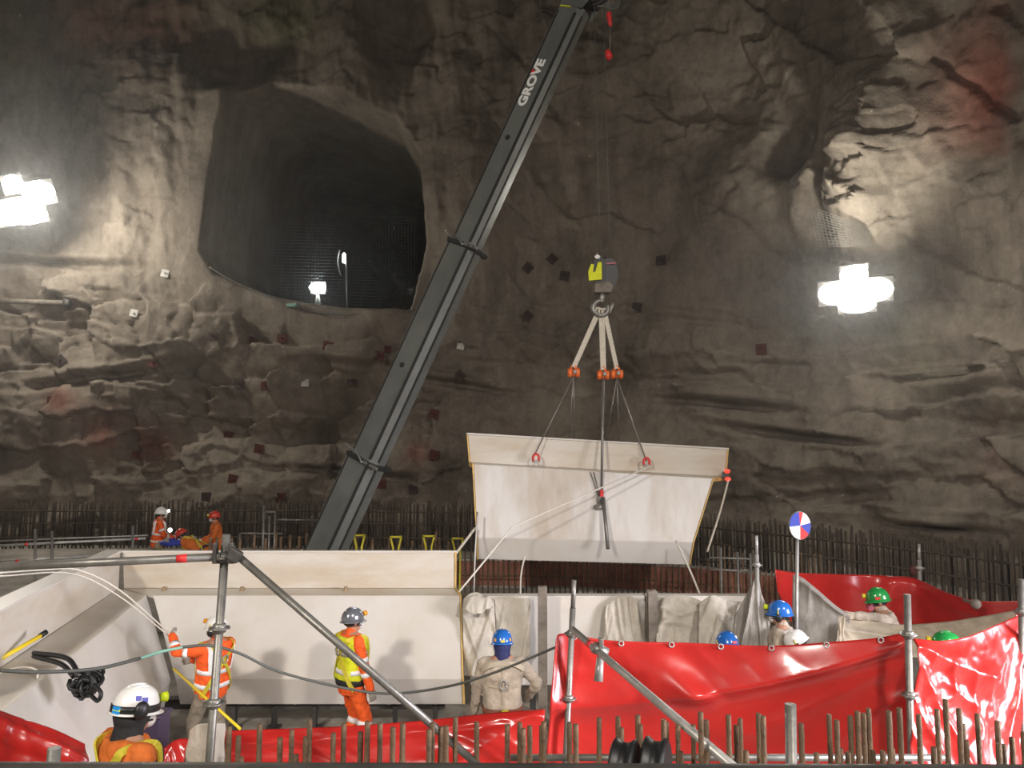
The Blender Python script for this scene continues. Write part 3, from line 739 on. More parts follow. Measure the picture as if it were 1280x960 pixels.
# slings and chain hoists
def ribbon(m, a, b, w, t, tw=0.4):
    a, b = Vector(a), Vector(b); d = (b - a).normalized(); r0 = d.cross(Vector((0, 1, 0))).normalized(); rings = []
    for i in range(9):
        an = tw * i / 8; c = a + (b - a) * i / 8
        r = r0 * math.cos(an) + Vector((0, 1, 0)) * math.sin(an); n = r.cross(d)
        rings.append([c + r * w / 2 + n * t / 2, c - r * w / 2 + n * t / 2, c - r * w / 2 - n * t / 2, c + r * w / 2 - n * t / 2])
    m.loft(rings, smooth=False)
sl = [((748, 390), (717, 459), 0.085, 'left'), ((752, 391), (754, 462), 0.10, 'middle'), ((756, 391), (771, 461), 0.075, 'right')]
hz = {}
for (a, b, w, side) in sl:
    T = empty('web_sling', tuple(R(*b)), side + ' pale webbing sling hanging from the crane hook', 'sling')
    m = MB(); ribbon(m, R(*a), R(*b), w, 0.025); m.build('webbing', 'webbing', T)
    m = MB(); qa = R(*a); m.tube([qa + Vector((0.05 * math.cos(t), 0.03 * math.cos(t), 0.05 * math.sin(t) + 0.02)) for t in np.linspace(0, 2 * PI, 12)], 0.02, 6); m.build('eye', 'webbing', T)
    c = R(b[0], b[1] + 7); hz[side] = c
    T = empty('chain_hoist', tuple(c), 'orange chain hoist under the ' + side + ' sling', 'chain hoist')
    m = MB(); m.tube([c + Vector((-0.10, 0, 0)), c + Vector((-0.04, 0, 0)), c + Vector((-0.035, 0, 0)), c + Vector((0.035, 0, 0)), c + Vector((0.04, 0, 0)), c + Vector((0.10, 0, 0))], [0.075, 0.08, 0.06, 0.06, 0.08, 0.075], 14); m.build('housing', 'hoist_orange', T)
    m = MB(); m.tube([c + Vector((-0.03, 0, 0.05)), c + Vector((-0.045, 0, 0.10)), c + Vector((0, 0, 0.15)), c + Vector((0.045, 0, 0.10)), c + Vector((0.02, 0, 0.06))], 0.016, 6); m.build('top_hook', 'hoist_orange', T)
    m = MB(); m.tube([c + Vector((0, -0.085, -0.02)), c + Vector((0.03, -0.085, 0.04))], 0.03, 8); m.build('brake_cover', 'galv_light', T)
wires = [('left', (666, 573), 'wire rope from the left hoist to the left lug of the hanging segment', 0.011),
         ('left', (711, 548), 'inner left wire rope running behind the hanging segment', 0.009),
         ('left', (718, 549), 'second inner wire rope from the left hoist behind the hanging segment', 0.007),
         ('middle', (752, 612), 'thick wire rope from the middle hoist down the hanging segment', 0.022),
         ('right', (757, 552), 'wire rope from the right hoist slanting left behind the hanging segment', 0.008),
         ('right', (774, 554), 'vertical wire rope from the right hoist behind the hanging segment', 0.008),
         ('right', (808, 577), 'wire rope from the right hoist to the right lug of the hanging segment', 0.011)]
for (s_, (x, y), lab, r) in wires:
    yb = HY - 0.02 if y > 560 else HY + 0.45
    if y > 600: yb = HY - 0.28
    m = MB(); m.tube([hz[s_] + Vector((0, 0, -0.06)), P(x, y, yb)], r, 6); tag(m.build('wire_rope', 'wire'), lab, 'wire rope')
for (x, y, lab, yy) in ((670, 575, 'red shackle at the left lug of the hanging segment', HY), (808, 580, 'red shackle at the right lug of the hanging segment', HY - 0.1)):
    q = P(x, y, yy); T = empty('shackle', tuple(q), lab, 'shackle')
    m = MB(); m.tube([q + Vector((0.05 * math.cos(t), -0.02, 0.07 * math.sin(t) + 0.03)) for t in np.linspace(-0.7, PI + 0.7, 14)], 0.02, 8); m.build('bow', 'sign_red', T)
    m = MB(); m.tube([q + Vector((-0.07, -0.02, -0.02)), q + Vector((0.07, -0.02, -0.02))], 0.018, 8); m.build('pin', 'galv_light', T)
T = empty('lever_hoist', tuple(P(752, 638, HY - 0.3)), 'red and grey lever hoist hanging in front of the white segment', 'hoist')
m = MB(); m.box(tuple(P(750, 628, HY - 0.3)), (0.09, 0.08, 0.20)); bevel(m.build('body', 'galv', T), 0.015)
m = MB(); m.box(tuple(P(752, 617, HY - 0.3)), (0.06, 0.07, 0.12)); bevel(m.build('red_cover', 'sign_red', T), 0.01)
m = MB(); m.tube([P(754, 622, HY - 0.36), P(760, 686, HY - 0.72)], 0.03, 8); m.build('chain_tail', 'wire', T)
m = MB(); m.tube([P(744, 634, HY - 0.3), P(756, 634, HY - 0.38)], 0.045, 12); m.build('wheel', 'galv_light', T)
m = MB(); m.tube([P(748, 622, HY - 0.3), P(738, 590, HY - 0.15)], 0.008, 5); m.tube([P(750, 622, HY - 0.3), P(742, 590, HY - 0.15)], 0.008, 5); m.build('hook_strap', 'wire', T)

# tag lines, ropes, hoses ------------------------------------------------
def line(name, pts, r, mat, label, cat, smooth=True, n=6):
    q = [P(*p) for p in pts]; m = MB(); m.tube(crom(q, 8) if smooth else q, r, n)
    return tag(m.build(name, mat), label, cat)
line('tag_line', [(812, 583, 12.4), (640, 659, 11.8), (605, 702, 11.2), (572, 742, 10.7)], 0.013, 'rope_white', 'white rope from the right shackle sloping down left across the hanging segment', 'rope', False)
line('tag_line', [(656, 695, 12.3), (651, 722, 12.3), (651, 775, 12.3)], 0.014, 'rope_white', 'white rope hanging below the left half of the hanging segment', 'rope')
line('tag_line', [(845, 676, 12.1), (862, 712, 11.8), (877, 748, 11.5), (890, 778, 11.3)], 0.016, 'rope_white', 'white rope hanging to the right below the hanging segment', 'rope')
line('tag_line', [(911, 598, 12.7), (900, 640, 12.6), (884, 690, 12.5)], 0.017, 'webbing', 'yellowish rope beside the right edge of the hanging segment', 'rope')
line('tag_line', [(597, 640, 12.4), (594, 690, 12.2), (592, 742, 12.0)], 0.016, 'galv_light', 'pale strap below the left edge of the hanging segment', 'rope')
line('tag_line', [(594, 660, 12.5), (575, 685, 12.0), (537, 733, 11.0)], 0.022, 'webbing', 'beige strap from the hanging segment to the shelf of the standing wall', 'strap')
line('hose', [(0, 838, 5.0), (50, 840, 5.2), (120, 836, 5.5), (175, 823, 5.8)], 0.013, 'cable_dark', 'dark hose crossing the left hopper wall', 'hose')
line('hose', [(175, 823, 5.8), (200, 815, 5.9), (228, 809, 6.0)], 0.012, 'cable_green', 'pale green hose piece left of the rope puller', 'hose')
line('hose', [(228, 809, 6.0), (262, 807, 6.1), (300, 817, 6.3), (350, 840, 6.5), (430, 860, 6.7), (490, 867, 6.8), (560, 858, 6.8), (620, 840, 6.7), (697, 808, 6.6)], 0.012, 'cable_dark', 'long dark sagging hose from the rope puller to the red tarp', 'hose')
T = empty('measuring_pole', tuple(P(20, 815, 7.1)), 'yellow pole with black end cap lying on the shelf of the left hopper wall', 'pole')
m = MB(); m.tube([P(-12, 831, 6.9), P(52, 794, 7.4)], 0.020, 8); m.build('tube', 'yellow_plastic', T)
m = MB(); m.tube([P(50, 795, 7.39), P(58, 790, 7.45)], 0.026, 8); m.build('end_cap', 'rubber', T)
line('hand_stick', [(217, 836, 8.2), (300, 911, 7.4)], 0.014, 'yellow_plastic', 'thin yellow stick slanting beside the rope puller legs', 'stick', False)
# black strap bundle over the left wall edge
bq = P(108, 853, 6.6)
T = empty('strap_bundle', tuple(bq), 'black tangled strap bundle hanging on the left hopper wall', 'strap')
m = MB()
for k in range(26):
    a = random.uniform(0, 2 * PI); r0 = random.uniform(0.04, 0.11); c = bq + Vector((random.uniform(-0.05, 0.05), random.uniform(-0.04, 0.02), random.uniform(-0.05, 0.05)))
    ax = Vector((random.gauss(0, 1), random.gauss(0, 1), random.gauss(0, 1))).normalized(); u = ax.orthogonal().normalized(); w_ = ax.cross(u)
    m.tube([c + u * r0 * math.cos(t) + w_ * r0 * 0.8 * math.sin(t) for t in np.linspace(a, a + 4.5, 10)], 0.018, 5)
m.build('coil', 'rubber', T)
m = MB(); m.tube(crom([P(42, 816, 6.9), P(82, 822, 6.75), P(98, 842, 6.6)]), 0.022, 5); m.tube(crom([P(42, 820, 6.9), P(76, 830, 6.75), P(92, 846, 6.6)]), 0.022, 5); m.build('strap', 'rubber', T)
m = MB(); m.tube(crom([P(112, 868, 6.5), P(122, 876, 6.45), P(126, 866, 6.45), P(118, 856, 6.5)]), 0.018, 5); m.build('tail', 'rubber', T)
q = P(38, 838, 6.6); m = MB(); m.tube(crom([q + Vector((0.18 * math.cos(t) - 0.12, 0.1 * math.sin(t), 0.06 * math.sin(t) - 0.06)) for t in np.linspace(0, 5.5, 12)], 3), 0.008, 5)
tag(m.build('cord_loop', 'rope_white'), 'small pale cord loop beside the black straps on the left wall', 'cord')

# ================================================================== TARPS AND CLOTHS
def path_pts(pts, n):
    q = [P(*p) for p in pts]; q = crom(q, 10) if len(q) > 2 else q
    a = np.array([tuple(p) for p in q]); d = np.r_[0, np.cumsum(np.linalg.norm(np.diff(a, axis=0), axis=1))]
    t = np.linspace(0, d[-1], n); return np.stack([np.interp(t, d, a[:, k]) for k in range(3)], -1)
def drape(name, label, top, bot, mat, nu=90, nv=40, ridges=(), amp=0.03, freq=(4, 2), seed=1.0, skew=0.0, bulge=0.0, edge=0.3, cat='tarp', eyelets=0):
    A = path_pts(top, nu); B = path_pts(bot, nu)
    v = np.linspace(0, 1, nv)[:, None, None]; G = A[None] * (1 - v) + B[None] * v
    U, V = np.meshgrid(np.linspace(0, 1, nu), np.linspace(0, 1, nv))
    a = B.mean(0) - A.mean(0); t = A[-1] - A[0]; n = np.cross(t, a); n /= np.linalg.norm(n)
    if n[1] > 0: n = -n
    d = amp * fbm(U * freq[0] + skew * V, V * freq[1], seed, 4) + 0.5 * amp * (1 - 2 * np.abs(vnoise(U * freq[0] * 1.7 - skew * V * 1.5, V * freq[1], seed + 9)))
    d = d * (edge + (1 - edge) * sstep(0, 0.15, V)) + bulge * np.sin(PI * np.clip(V, 0, 1)) * np.sin(PI * U) ** 0.5
    for (u0, v0, u1, v1, wa, wb, am) in ridges:
        L2 = (u1 - u0) ** 2 + (v1 - v0) ** 2
        tt = ((U - u0) * (u1 - u0) + (V - v0) * (v1 - v0)) / L2
        off = ((V - v0) * (u1 - u0) - (U - u0) * (v1 - v0)) / math.sqrt(L2)          # + is below the fold
        w = np.where(off > 0, wb, wa)
        d = d + am * np.exp(-np.abs(off / w) ** 1.3) * sstep(-0.12, 0.1, tt) * sstep(1.12, 0.9, tt)
    G = G + d[..., None] * n
    I = np.arange(nu * nv).reshape(nv, nu)
    Q = np.stack([I[:-1, :-1], I[1:, :-1], I[1:, 1:], I[:-1, 1:]], -1).reshape(-1, 4)
    c = G.reshape(-1, 3).mean(0); c[2] = G[..., 2].min()
    if eyelets:
        T = empty(name, tuple(c), label, cat)
        o = fast_mesh('sheet', G.reshape(-1, 3) - c, Q, mat); o.parent = T
        for k in range(eyelets):
            q = Vector(G[1, int((k + 0.5) / eyelets * (nu - 1))]) + Vector(n) * 0.012
            m = MB(); m.tube([q + Vector((0.02 * math.cos(t), 0, 0.02 * math.sin(t))) for t in np.linspace(0, 2 * PI, 10)], 0.006, 5); m.build('eyelet', 'galv_light', T)
    else:
        o = fast_mesh(name, G.reshape(-1, 3) - c, Q, mat); o.location = c; tag(o, label, cat)
    mod(o, 'SOLIDIFY', thickness=0.006, offset=-1)
    return o
drape('red_tarp', 'large red tarp hanging at right centre behind the diagonal brace',
      [(696, 798, 6.35), (705, 791, 6.4), (760, 800, 6.4), (860, 803, 6.35), (960, 806, 6.25), (1040, 800, 6.1), (1100, 794, 6.0), (1131, 789, 5.9)],
      [(683, 956, 6.35), (760, 958, 6.4), (960, 962, 6.2), (1137, 964, 5.9)], 'red_tarp', 150, 60,
      ridges=((0.0, 0.55, 0.45, 0.40, 0.22, 0.10, 0.10), (0.4, 0.42, 1.0, 0.06, 0.20, 0.07, 0.12), (0.55, 0.75, 0.95, 0.25, 0.10, 0.06, 0.035), (0.72, 0.95, 0.98, 0.45, 0.10, 0.05, 0.03), (0.02, 0.0, 0.0, 1.0, 0.03, 0.05, 0.05)), amp=0.010, freq=(5, 2), seed=3.0, skew=2.0, eyelets=7)
drape('red_tarp', 'glossy red tarp at the right edge catching white light',
      [(1138, 798, 5.85), (1170, 801, 5.95), (1205, 796, 6.05), (1240, 783, 6.2), (1270, 767, 6.4)],
      [(1140, 966, 5.6), (1180, 966, 5.7), (1230, 966, 5.8), (1274, 966, 6.05)], 'red_tarp', 90, 90,
      ridges=((0.0, 0.05, 0.62, 0.36, 0.12, 0.10, 0.09), (1.0, 0.0, 0.62, 0.36, 0.2, 0.12, 0.06), (0.62, 0.36, 0.45, 1.0, 0.10, 0.12, 0.05), (0.0, 0.15, 0.42, 1.0, 0.05, 0.07, 0.06), (0.0, 0.45, 0.25, 1.0, 0.05, 0.05, 0.04), (0.98, 0.1, 0.75, 1.0, 0.08, 0.06, 0.06), (0.2, 0.3, 0.5, 0.55, 0.05, 0.06, 0.03)), amp=0.032, freq=(4.5, 3.5), seed=8.0, skew=1.5)
drape('red_tarp', 'narrow red tarp strip turning the corner at the far right edge', [(1271, 766, 6.4), (1285, 770, 6.7), (1310, 776, 7.0)], [(1275, 966, 6.05), (1290, 968, 6.3), (1312, 975, 6.6)], 'red_tarp', 24, 50, amp=0.03, freq=(3, 3), seed=12.0)
drape('red_tarp', 'distant bright red tarp behind the green-helmet worker',
      [(969, 712, 9.9), (1000, 716, 10.6), (1060, 718, 11.1), (1130, 720, 11.0), (1150, 725, 10.9), (1190, 743, 10.2), (1225, 751, 9.6), (1282, 751, 9.0)],
      [(972, 738, 9.9), (1000, 790, 10.6), (1060, 800, 11.1), (1140, 800, 11.0), (1200, 795, 10.2), (1282, 790, 9.0)], 'red_tarp', 110, 30,
      ridges=((0.52, 0.0, 0.5, 1.0, 0.03, 0.03, 0.10), (0.58, 0.05, 0.95, 0.6, 0.1, 0.08, 0.08), (0.55, 0.05, 0.72, 0.9, 0.06, 0.06, 0.06)), amp=0.03, freq=(6, 2), seed=14.0)
drape('red_tarp', 'low red tarp strip along the bottom behind the rebar stubs',
      [(282, 914, 5.35), (330, 912, 5.4), (420, 909, 5.45), (520, 902, 5.5), (610, 893, 5.5), (681, 887, 5.45)],
      [(282, 972, 5.2), (420, 972, 5.3), (560, 972, 5.3), (676, 966, 5.3)], 'red_tarp', 110, 30,
      ridges=((0.0, 0.35, 1.0, 0.12, 0.25, 0.10, 0.035), (0.7, 0.9, 0.97, 0.05, 0.15, 0.08, 0.05), (0.75, 0.3, 1.0, 0.9, 0.15, 0.1, 0.04)), amp=0.014, freq=(6, 2), seed=20.0, skew=2)
drape('red_tarp', 'dark red tarp in the bottom left corner', [(-25, 884, 4.75), (20, 898, 4.9), (60, 910, 5.0), (106, 930, 5.1)], [(-25, 985, 4.5), (40, 985, 4.7), (110, 985, 4.9)], 'red_tarp', 60, 36,
      ridges=((0.0, 0.12, 1.0, 0.45, 0.2, 0.12, 0.05), (0.0, 0.45, 0.9, 0.7, 0.15, 0.15, 0.03)), amp=0.01, freq=(4, 2), seed=22.0)
drape('red_tarp', 'small piece of red tarp beside the front worker shoulder', [(205, 935, 5.3), (222, 924, 5.35), (240, 924, 5.35)], [(205, 975, 5.2), (222, 975, 5.2), (242, 975, 5.2)], 'red_tarp', 20, 16, amp=0.02, seed=25.0)
drape('white_sheet', 'pale plastic sheet wrapped at the foot of the left scaffold pole', [(236, 914, 4.75), (246, 906, 4.72), (262, 904, 4.66), (281, 905, 4.72)], [(228, 972, 4.75), (246, 972, 4.70), (264, 972, 4.64), (279, 972, 4.72)], 'grey_cloth', 30, 24, amp=0.02, freq=(3, 1.5), seed=27.0, cat='sheet')
# cloths
drape('cloth_cover', 'crumpled pale cloth bundle on the corner of the standing hopper wall', [(579, 749, 10.25), (590, 742, 10.35), (605, 746, 10.35), (618, 754, 10.3)], [(578, 763, 10.1), (592, 768, 10.05), (606, 763, 10.05), (618, 758, 10.15)], 'grey_cloth', 40, 24, amp=0.04, freq=(3, 2), seed=31, cat='cloth', bulge=0.12)
drape('cloth_cover', 'pale cloth hanging between the standing wall and the blue-helmet worker', [(578, 756, 10.22), (596, 760, 10.22), (618, 756, 10.22)], [(580, 845, 10.1), (596, 846, 10.05), (622, 842, 10.15)], 'grey_cloth', 40, 40, amp=0.05, freq=(3, 1), seed=33, skew=2.5, cat='cloth', ridges=((0.9, 0.05, 0.2, 1.0, 0.1, 0.08, 0.05),))
drape('cloth_cover', 'cream cloth hanging right of the blue-helmet worker head', [(618, 748, 10.26), (640, 748, 10.26), (664, 748, 10.26)], [(622, 840, 10.15), (642, 845, 10.15), (662, 818, 10.15)], 'grey_cloth', 40, 40, amp=0.035, freq=(3, 1), seed=35, skew=-1.5, cat='cloth')
drape('cloth_cover', 'white cloth hung over the shiny panel left of the second post', [(758, 756, 10.24), (780, 744, 10.22), (795, 748, 10.22), (806, 752, 10.25)], [(752, 812, 10.15), (775, 815, 10.1), (795, 815, 10.1), (808, 815, 10.15)], 'grey_cloth', 44, 40, amp=0.05, freq=(5, 0.8), seed=37, skew=1.0, cat='cloth')
drape('cloth_cover', 'thick folded cream cloth right of the second dark post', [(821, 752, 10.15), (838, 744, 10.12), (860, 745, 10.1), (878, 752, 10.1)], [(820, 812, 9.9), (842, 815, 9.9), (862, 815, 9.9), (880, 815, 9.95)], 'grey_cloth', 50, 44, amp=0.06, freq=(2.5, 3), seed=39, cat='cloth', ridges=((0.05, 0.15, 0.5, 0.38, 0.1, 0.06, 0.06), (0.5, 0.38, 0.95, 0.2, 0.1, 0.06, 0.06), (0.05, 0.45, 0.9, 0.55, 0.1, 0.06, 0.05)))
drape('cloth_cover', 'grey cloth heaped beside the blue helmet in the pit', [(874, 754, 9.95), (890, 744, 9.9), (905, 748, 9.9), (925, 752, 9.85), (938, 745, 9.8)], [(874, 815, 9.6), (900, 815, 9.55), (940, 815, 9.5)], 'grey_cloth', 50, 44, amp=0.08, freq=(4, 1.4), seed=41, skew=-1.5, cat='cloth')
drape('cloth_cover', 'dark grey cloth tied up to a peak on the scaffold pole', [(918, 770, 9.4), (932, 745, 9.4), (947, 721, 9.4), (952, 742, 9.35), (962, 765, 9.3)], [(915, 815, 9.2), (932, 815, 9.15), (948, 815, 9.1), (965, 815, 9.1)], 'dim_cloth', 50, 44, amp=0.05, freq=(6, 0.7), seed=43, cat='cloth', ridges=((0.5, 0.0, 0.2, 1.0, 0.06, 0.06, 0.08), (0.5, 0.0, 0.75, 1.0, 0.05, 0.05, 0.06)))
drape('cloth_cover', 'grey cloth sheet falling from the sign pole toward the right', [(991, 718, 9.75), (1003, 722, 9.7), (1022, 737, 9.6), (1045, 757, 9.5), (1062, 768, 9.45)], [(989, 812, 9.6), (1003, 814, 9.55), (1028, 814, 9.5), (1062, 814, 9.4)], 'dim_cloth', 50, 44, amp=0.03, freq=(3, 1), seed=45, cat='cloth', ridges=((0.0, 0.05, 1.0, 0.1, 0.05, 0.05, 0.05),))
drape('cloth_cover', 'beige cloth edge on which the green-helmet worker leans', [(1050, 778, 9.45), (1056, 770, 9.5), (1080, 775, 9.5), (1130, 781, 9.4), (1180, 778, 9.1), (1230, 771, 8.7), (1276, 763, 8.3)], [(1044, 812, 9.3), (1060, 820, 9.3), (1100, 822, 9.3), (1180, 822, 9.0), (1276, 815, 8.2)], 'beige_cloth', 90, 30, amp=0.04, freq=(7, 2), seed=47, skew=2, cat='cloth', ridges=((0.0, 0.35, 0.45, 0.45, 0.1, 0.08, 0.08), (0.4, 0.1, 1.0, 0.05, 0.1, 0.1, 0.05)))
drape('cloth_cover', 'narrow cloth end looped down at the leaning worker hand', [(1048, 772, 9.3), (1056, 768, 9.3)], [(1048, 808, 9.2), (1055, 812, 9.2)], 'beige_cloth', 14, 24, amp=0.03, seed=49, cat='cloth')

# ================================================================== SCAFFOLD
def collar(T, q, r=0.024, mat='galv'):
    m = MB(); m.tube([q + Vector((0, 0, -0.028)), q + Vector((0, 0, -0.02)), q + Vector((0, 0, 0.02)), q + Vector((0, 0, 0.028))], [r * 1.25, r * 1.6, r * 1.6, r * 1.25], 12); m.build('collar', mat, T)
    m = MB(); m.tube([q + Vector((0, 0, -0.005)), q + Vector((0, 0, 0.005))], r * 2.6, 8); m.build('rosette', mat, T)
def pole(label, top, bot, r, collars=(), spigot=False, mat='galv', zfoot=0.0):
    a, b = P(*top), P(*bot); d = (b - a).normalized()
    foot = a + d * ((a.z - zfoot) / -d.z)
    T = empty('scaffold_pole', tuple(foot), label, 'pole')
    m = MB(); m.tube([foot, a], r, 14)
    m.build('tube', mat, T)
    m = MB(); m.box((foot.x, foot.y, foot.z + 0.004), (0.14, 0.14, 0.008)); m.build('base_plate', mat, T)
    for (x, y) in collars:
        t = (P(x, y, a.y) - a).z / d.z; collar(T, a + d * t, r, mat)
    if spigot:
        m = MB(); m.tube([a - d * 0.0, a - d * 0.22], r * 0.78, 12); m.build('spigot', mat, T)
        m = MB(); c = a - d * 0.1; m.tube([c + Vector((0, -r, 0)), c + Vector((0, r, 0))], 0.006, 6); m.build('locking_pin', 'dark_steel', T)
    return T
def tube_thing(name, label, a, b, r, mat='galv', bands=(), ends=True, cat='tube'):
    a, b = P(*a), P(*b); T = empty(name, tuple(a if a.z < b.z else b), label, cat)
    m = MB(); m.tube([a, b], r, 14); m.build('tube', mat, T)
    for t in bands:
        c = a + (b - a) * t; d = (b - a).normalized(); m = MB(); m.tube([c - d * 0.03, c + d * 0.03], r * 1.04, 14); m.build('red_band', 'sign_red', T)
    return T
pole('grey scaffold pole in front of the rope puller', (283, 668, 4.62), (262, 950, 4.62), 0.0245, ((281, 697), (274, 785), (267, 879)))
T = empty('tube_clamp', tuple(P(281, 702, 4.58)), 'dark tube clamp at the top of the left scaffold pole', 'clamp')
q = P(281, 697, 4.6)
m = MB(); m.tube([q + Vector((-0.055, 0, 0.0)), q + Vector((0.055, 0, 0))], 0.036, 12); m.build('clamp_body', 'dark_steel', T)
for s_ in (-1, 1):
    m = MB(); m.box((q.x + 0.045 * s_, q.y - 0.03, q.z + 0.03), (0.025, 0.04, 0.12)); bevel(m.build('wedge', 'dark_steel', T), 0.005)
tube_thing('scaffold_rail', 'grey scaffold rail with red band crossing the left side', (-30, 710, 4.5), (276, 696, 4.58), 0.0235, bands=(0.842,), cat='rail')
T = tube_thing('scaffold_brace', 'long grey diagonal brace from the left pole down to the rebar', (294, 692, 4.58), (604, 962, 4.5), 0.022, cat='brace')
m = MB(); m.bar(P(287, 690, 4.55), P(300, 698, 4.55), 0.05, 0.07); bevel(m.build('end_fitting', 'dark_steel', T), 0.008)
pole('grey scaffold pole at the left end of the large red tarp', (716, 760, 6.3), (707, 950, 6.3), 0.024, ((716, 792), (711, 873)), True)
T = tube_thing('scaffold_brace', 'thick pale diagonal brace in front of the large red tarp', (716, 787, 6.22), (925, 966, 4.1), 0.026, 'galv_light', bands=(0.155,), cat='brace')
T = empty('tube_clamp', tuple(P(749, 852, 5.7)), 'grey swivel clamp hanging on the thick diagonal brace', 'clamp')
q = P(750, 812, 5.78)
m = MB(); m.tube([q + Vector((-0.05, 0, 0.02)), q + Vector((0.05, 0, -0.03))], 0.042, 12); m.build('clamp_body', 'galv', T)
m = MB(); m.box((q.x + 0.005, q.y - 0.02, q.z + 0.05), (0.035, 0.04, 0.07)); bevel(m.build('bolt_ear', 'galv', T), 0.006)
m = MB(); m.tube([q + Vector((0, -0.01, -0.05)), P(748, 852, 5.72)], [0.026, 0.034], 10); m.build('swivel_socket', 'galv_light', T)
pole('grey scaffold pole between the two red tarps on the right', (1134, 743, 5.7), (1139, 950, 5.7), 0.0245, ((1134, 793), (1137, 869)))
pole('grey scaffold pole at the far right edge', (1277, 724, 6.2), (1277, 950, 6.2), 0.024, ((1277, 765), (1277, 830)))
pole('short galvanised pole rising behind the grey cloth peak', (946, 693, 9.3), (948, 800, 9.3), 0.024, ((946, 706),), True, 'galv_light')
pole('short galvanised pole behind the distant red tarp', (1149, 700, 10.95), (1151, 800, 10.95), 0.028, ((1149, 710),), True, 'galv_light')
m = MB(); q = P(1142, 713, 11.0); m.ellipsoid(tuple(q), (0.06, 0.05, 0.075)); m.tube([q, P(1149, 712, 10.93)], 0.02, 6); tag(m.build('warning_lamp', 'plate_red'), 'dark red lamp clipped on the pole behind the distant tarp', 'lamp')
q = P(1220, 755, 9.3); m = MB(); m.ellipsoid(tuple(q), (0.06, 0.05, 0.06)); m.tube([q, q + Vector((0.0, 0.25, 0.0))], 0.02, 6); tag(m.build('tarp_weight', 'post_steel'), 'dark round tie ball on the distant red tarp', 'weight')
tube_thing('scaffold_rail', 'horizontal grey tube low in front of the large red tarp', (638, 947, 5.0), (1186, 947, 5.0), 0.021, 'galv', cat='rail')
pole('short thick grey pole stub in the foreground rebar', (988, 880, 3.7), (989, 948, 3.7), 0.026)
pole('short grey pole stub at the bottom left corner', (68, 935, 3.6), (66, 960, 3.6), 0.028)
pole('pale sign pole holding the round disc', (997, 645, 9.6), (996, 745, 9.6), 0.022, (), False, 'galv_light')
# round disc sign
c = P(1000, 657, 9.5); T = empty('round_sign', tuple(c), 'round sign with red, white and blue sectors', 'sign')
rx, rz, tilt_ = 0.128, 0.165, 0.12
secs = [(95, 185, 'sign_blue'), (185, 268, 'sign_white'), (268, 322, 'sign_red'), (322, 372, 'sign_blue'), (12, 72, 'sign_white'), (72, 95, 'sign_red')]
for (a0, a1, mt) in secs:
    m = MB(); pts = [(0.0, 0.0)] + [(rx * math.cos(math.radians(a)), rz * math.sin(math.radians(a))) for a in np.linspace(a0, a1, 14)]
    m.prism(pts, 0.012, Matrix.Translation(c)); m.build('sector', mt, T)
m = MB(); m.prism(oval(0, 0, rx + 0.006, rz + 0.006, 32), 0.008, Matrix.Translation(c + Vector((0, 0.011, 0)))); m.build('backing', 'galv_light', T)

# front rail of the viewing platform
T = empty('platform_rail', (0, 1.55, 0), 'dark horizontal rail along the bottom edge of the picture', 'rail')
m = MB(); m.tube([P(-500, 968, 1.55), P(640, 971, 1.55), P(1780, 974, 1.55)], 0.0245, 14); m.build('tube', 'dark_steel', T)
for x in (-1.7, 1.7):
    m = MB(); m.tube([(x, 1.55, 0), (x, 1.55, P(640, 971, 1.55).z)], 0.022, 10); m.build('post', 'dark_steel', T)
# pulley pair on the rail
q = P(797, 958, 2.2)
T = empty('pulley_block', tuple(q - Vector((0, 0, 0.08))), 'pair of dark rounded sheaves peeking over the front rail', 'pulley')
for (dx, rr) in ((-0.035, 0.078), (0.05, 0.082)):
    m = MB(); c = q + Vector((dx, 0, -0.005)); ax = Vector((0.93, -0.36, 0))
    m.tube([c - ax * 0.034, c - ax * 0.026, c - ax * 0.008, c + ax * 0.008, c + ax * 0.026, c + ax * 0.034], [rr * 0.86, rr, rr * 0.84, rr * 0.84, rr, rr * 0.86], 30); bevel(m.build('sheave', 'rubber', T), 0.004)
m = MB(); m.tube([q + Vector((-0.12, 0.03, -0.02)), q + Vector((0.14, -0.05, -0.02))], 0.018, 10); m.build('axle', 'galv', T)
m = MB(); m.tube([q + Vector((0.0, 0.0, -0.03)), (q.x, q.y, 0)], 0.02, 8); m.build('stand', 'dark_steel', T)

# foreground rebar -------------------------------------------------------
fr = [(286, 908), (297, 920), (300, 947), (326, 905), (351, 922), (364, 913), (369, 943), (383, 922), (388, 900), (416, 917), (429, 905), (452, 915), (458, 902), (475, 904), (489, 909), (502, 905), (536, 912), (539, 903), (549, 909), (558, 907), (570, 896), (598, 903), (633, 906), (650, 903), (652, 911), (662, 908), (677, 908), (680, 902), (711, 903), (721, 905), (747, 897), (773, 896), (777, 910), (795, 894), (800, 906), (830, 899), (835, 903), (846, 906), (852, 940), (866, 906), (875, 891), (884, 900), (911, 894), (921, 907), (926, 898), (933, 938), (949, 892), (953, 895), (1000, 904), (1019, 941), (1038, 893), (1044, 900), (1051, 935), (1064, 895), (1071, 889), (1079, 892), (1088, 886), (1105, 939), (1111, 889), (1116, 935), (1126, 885), (1149, 893), (1171, 887), (1184, 875), (1198, 886), (1204, 905), (1223, 892), (1244, 901), (1248, 930), (1253, 930), (1266, 922), (1277, 915), (1060, 940), (1092, 938), (1206, 925), (1150, 935), (1168, 934)]
cage2 = empty('rebar_cage', (0.6, 4.4, 0), 'row of rusty rebar stubs standing along the bottom of the picture', 'rebar')
nb = bar_mesh('rebar', 1.0, 0.0155, 'rebar', 8)
m = MB(); zs = []
for i in range(33): zs.append(((0, 0, i / 32), 0.0155 if i % 2 else 0.0142))
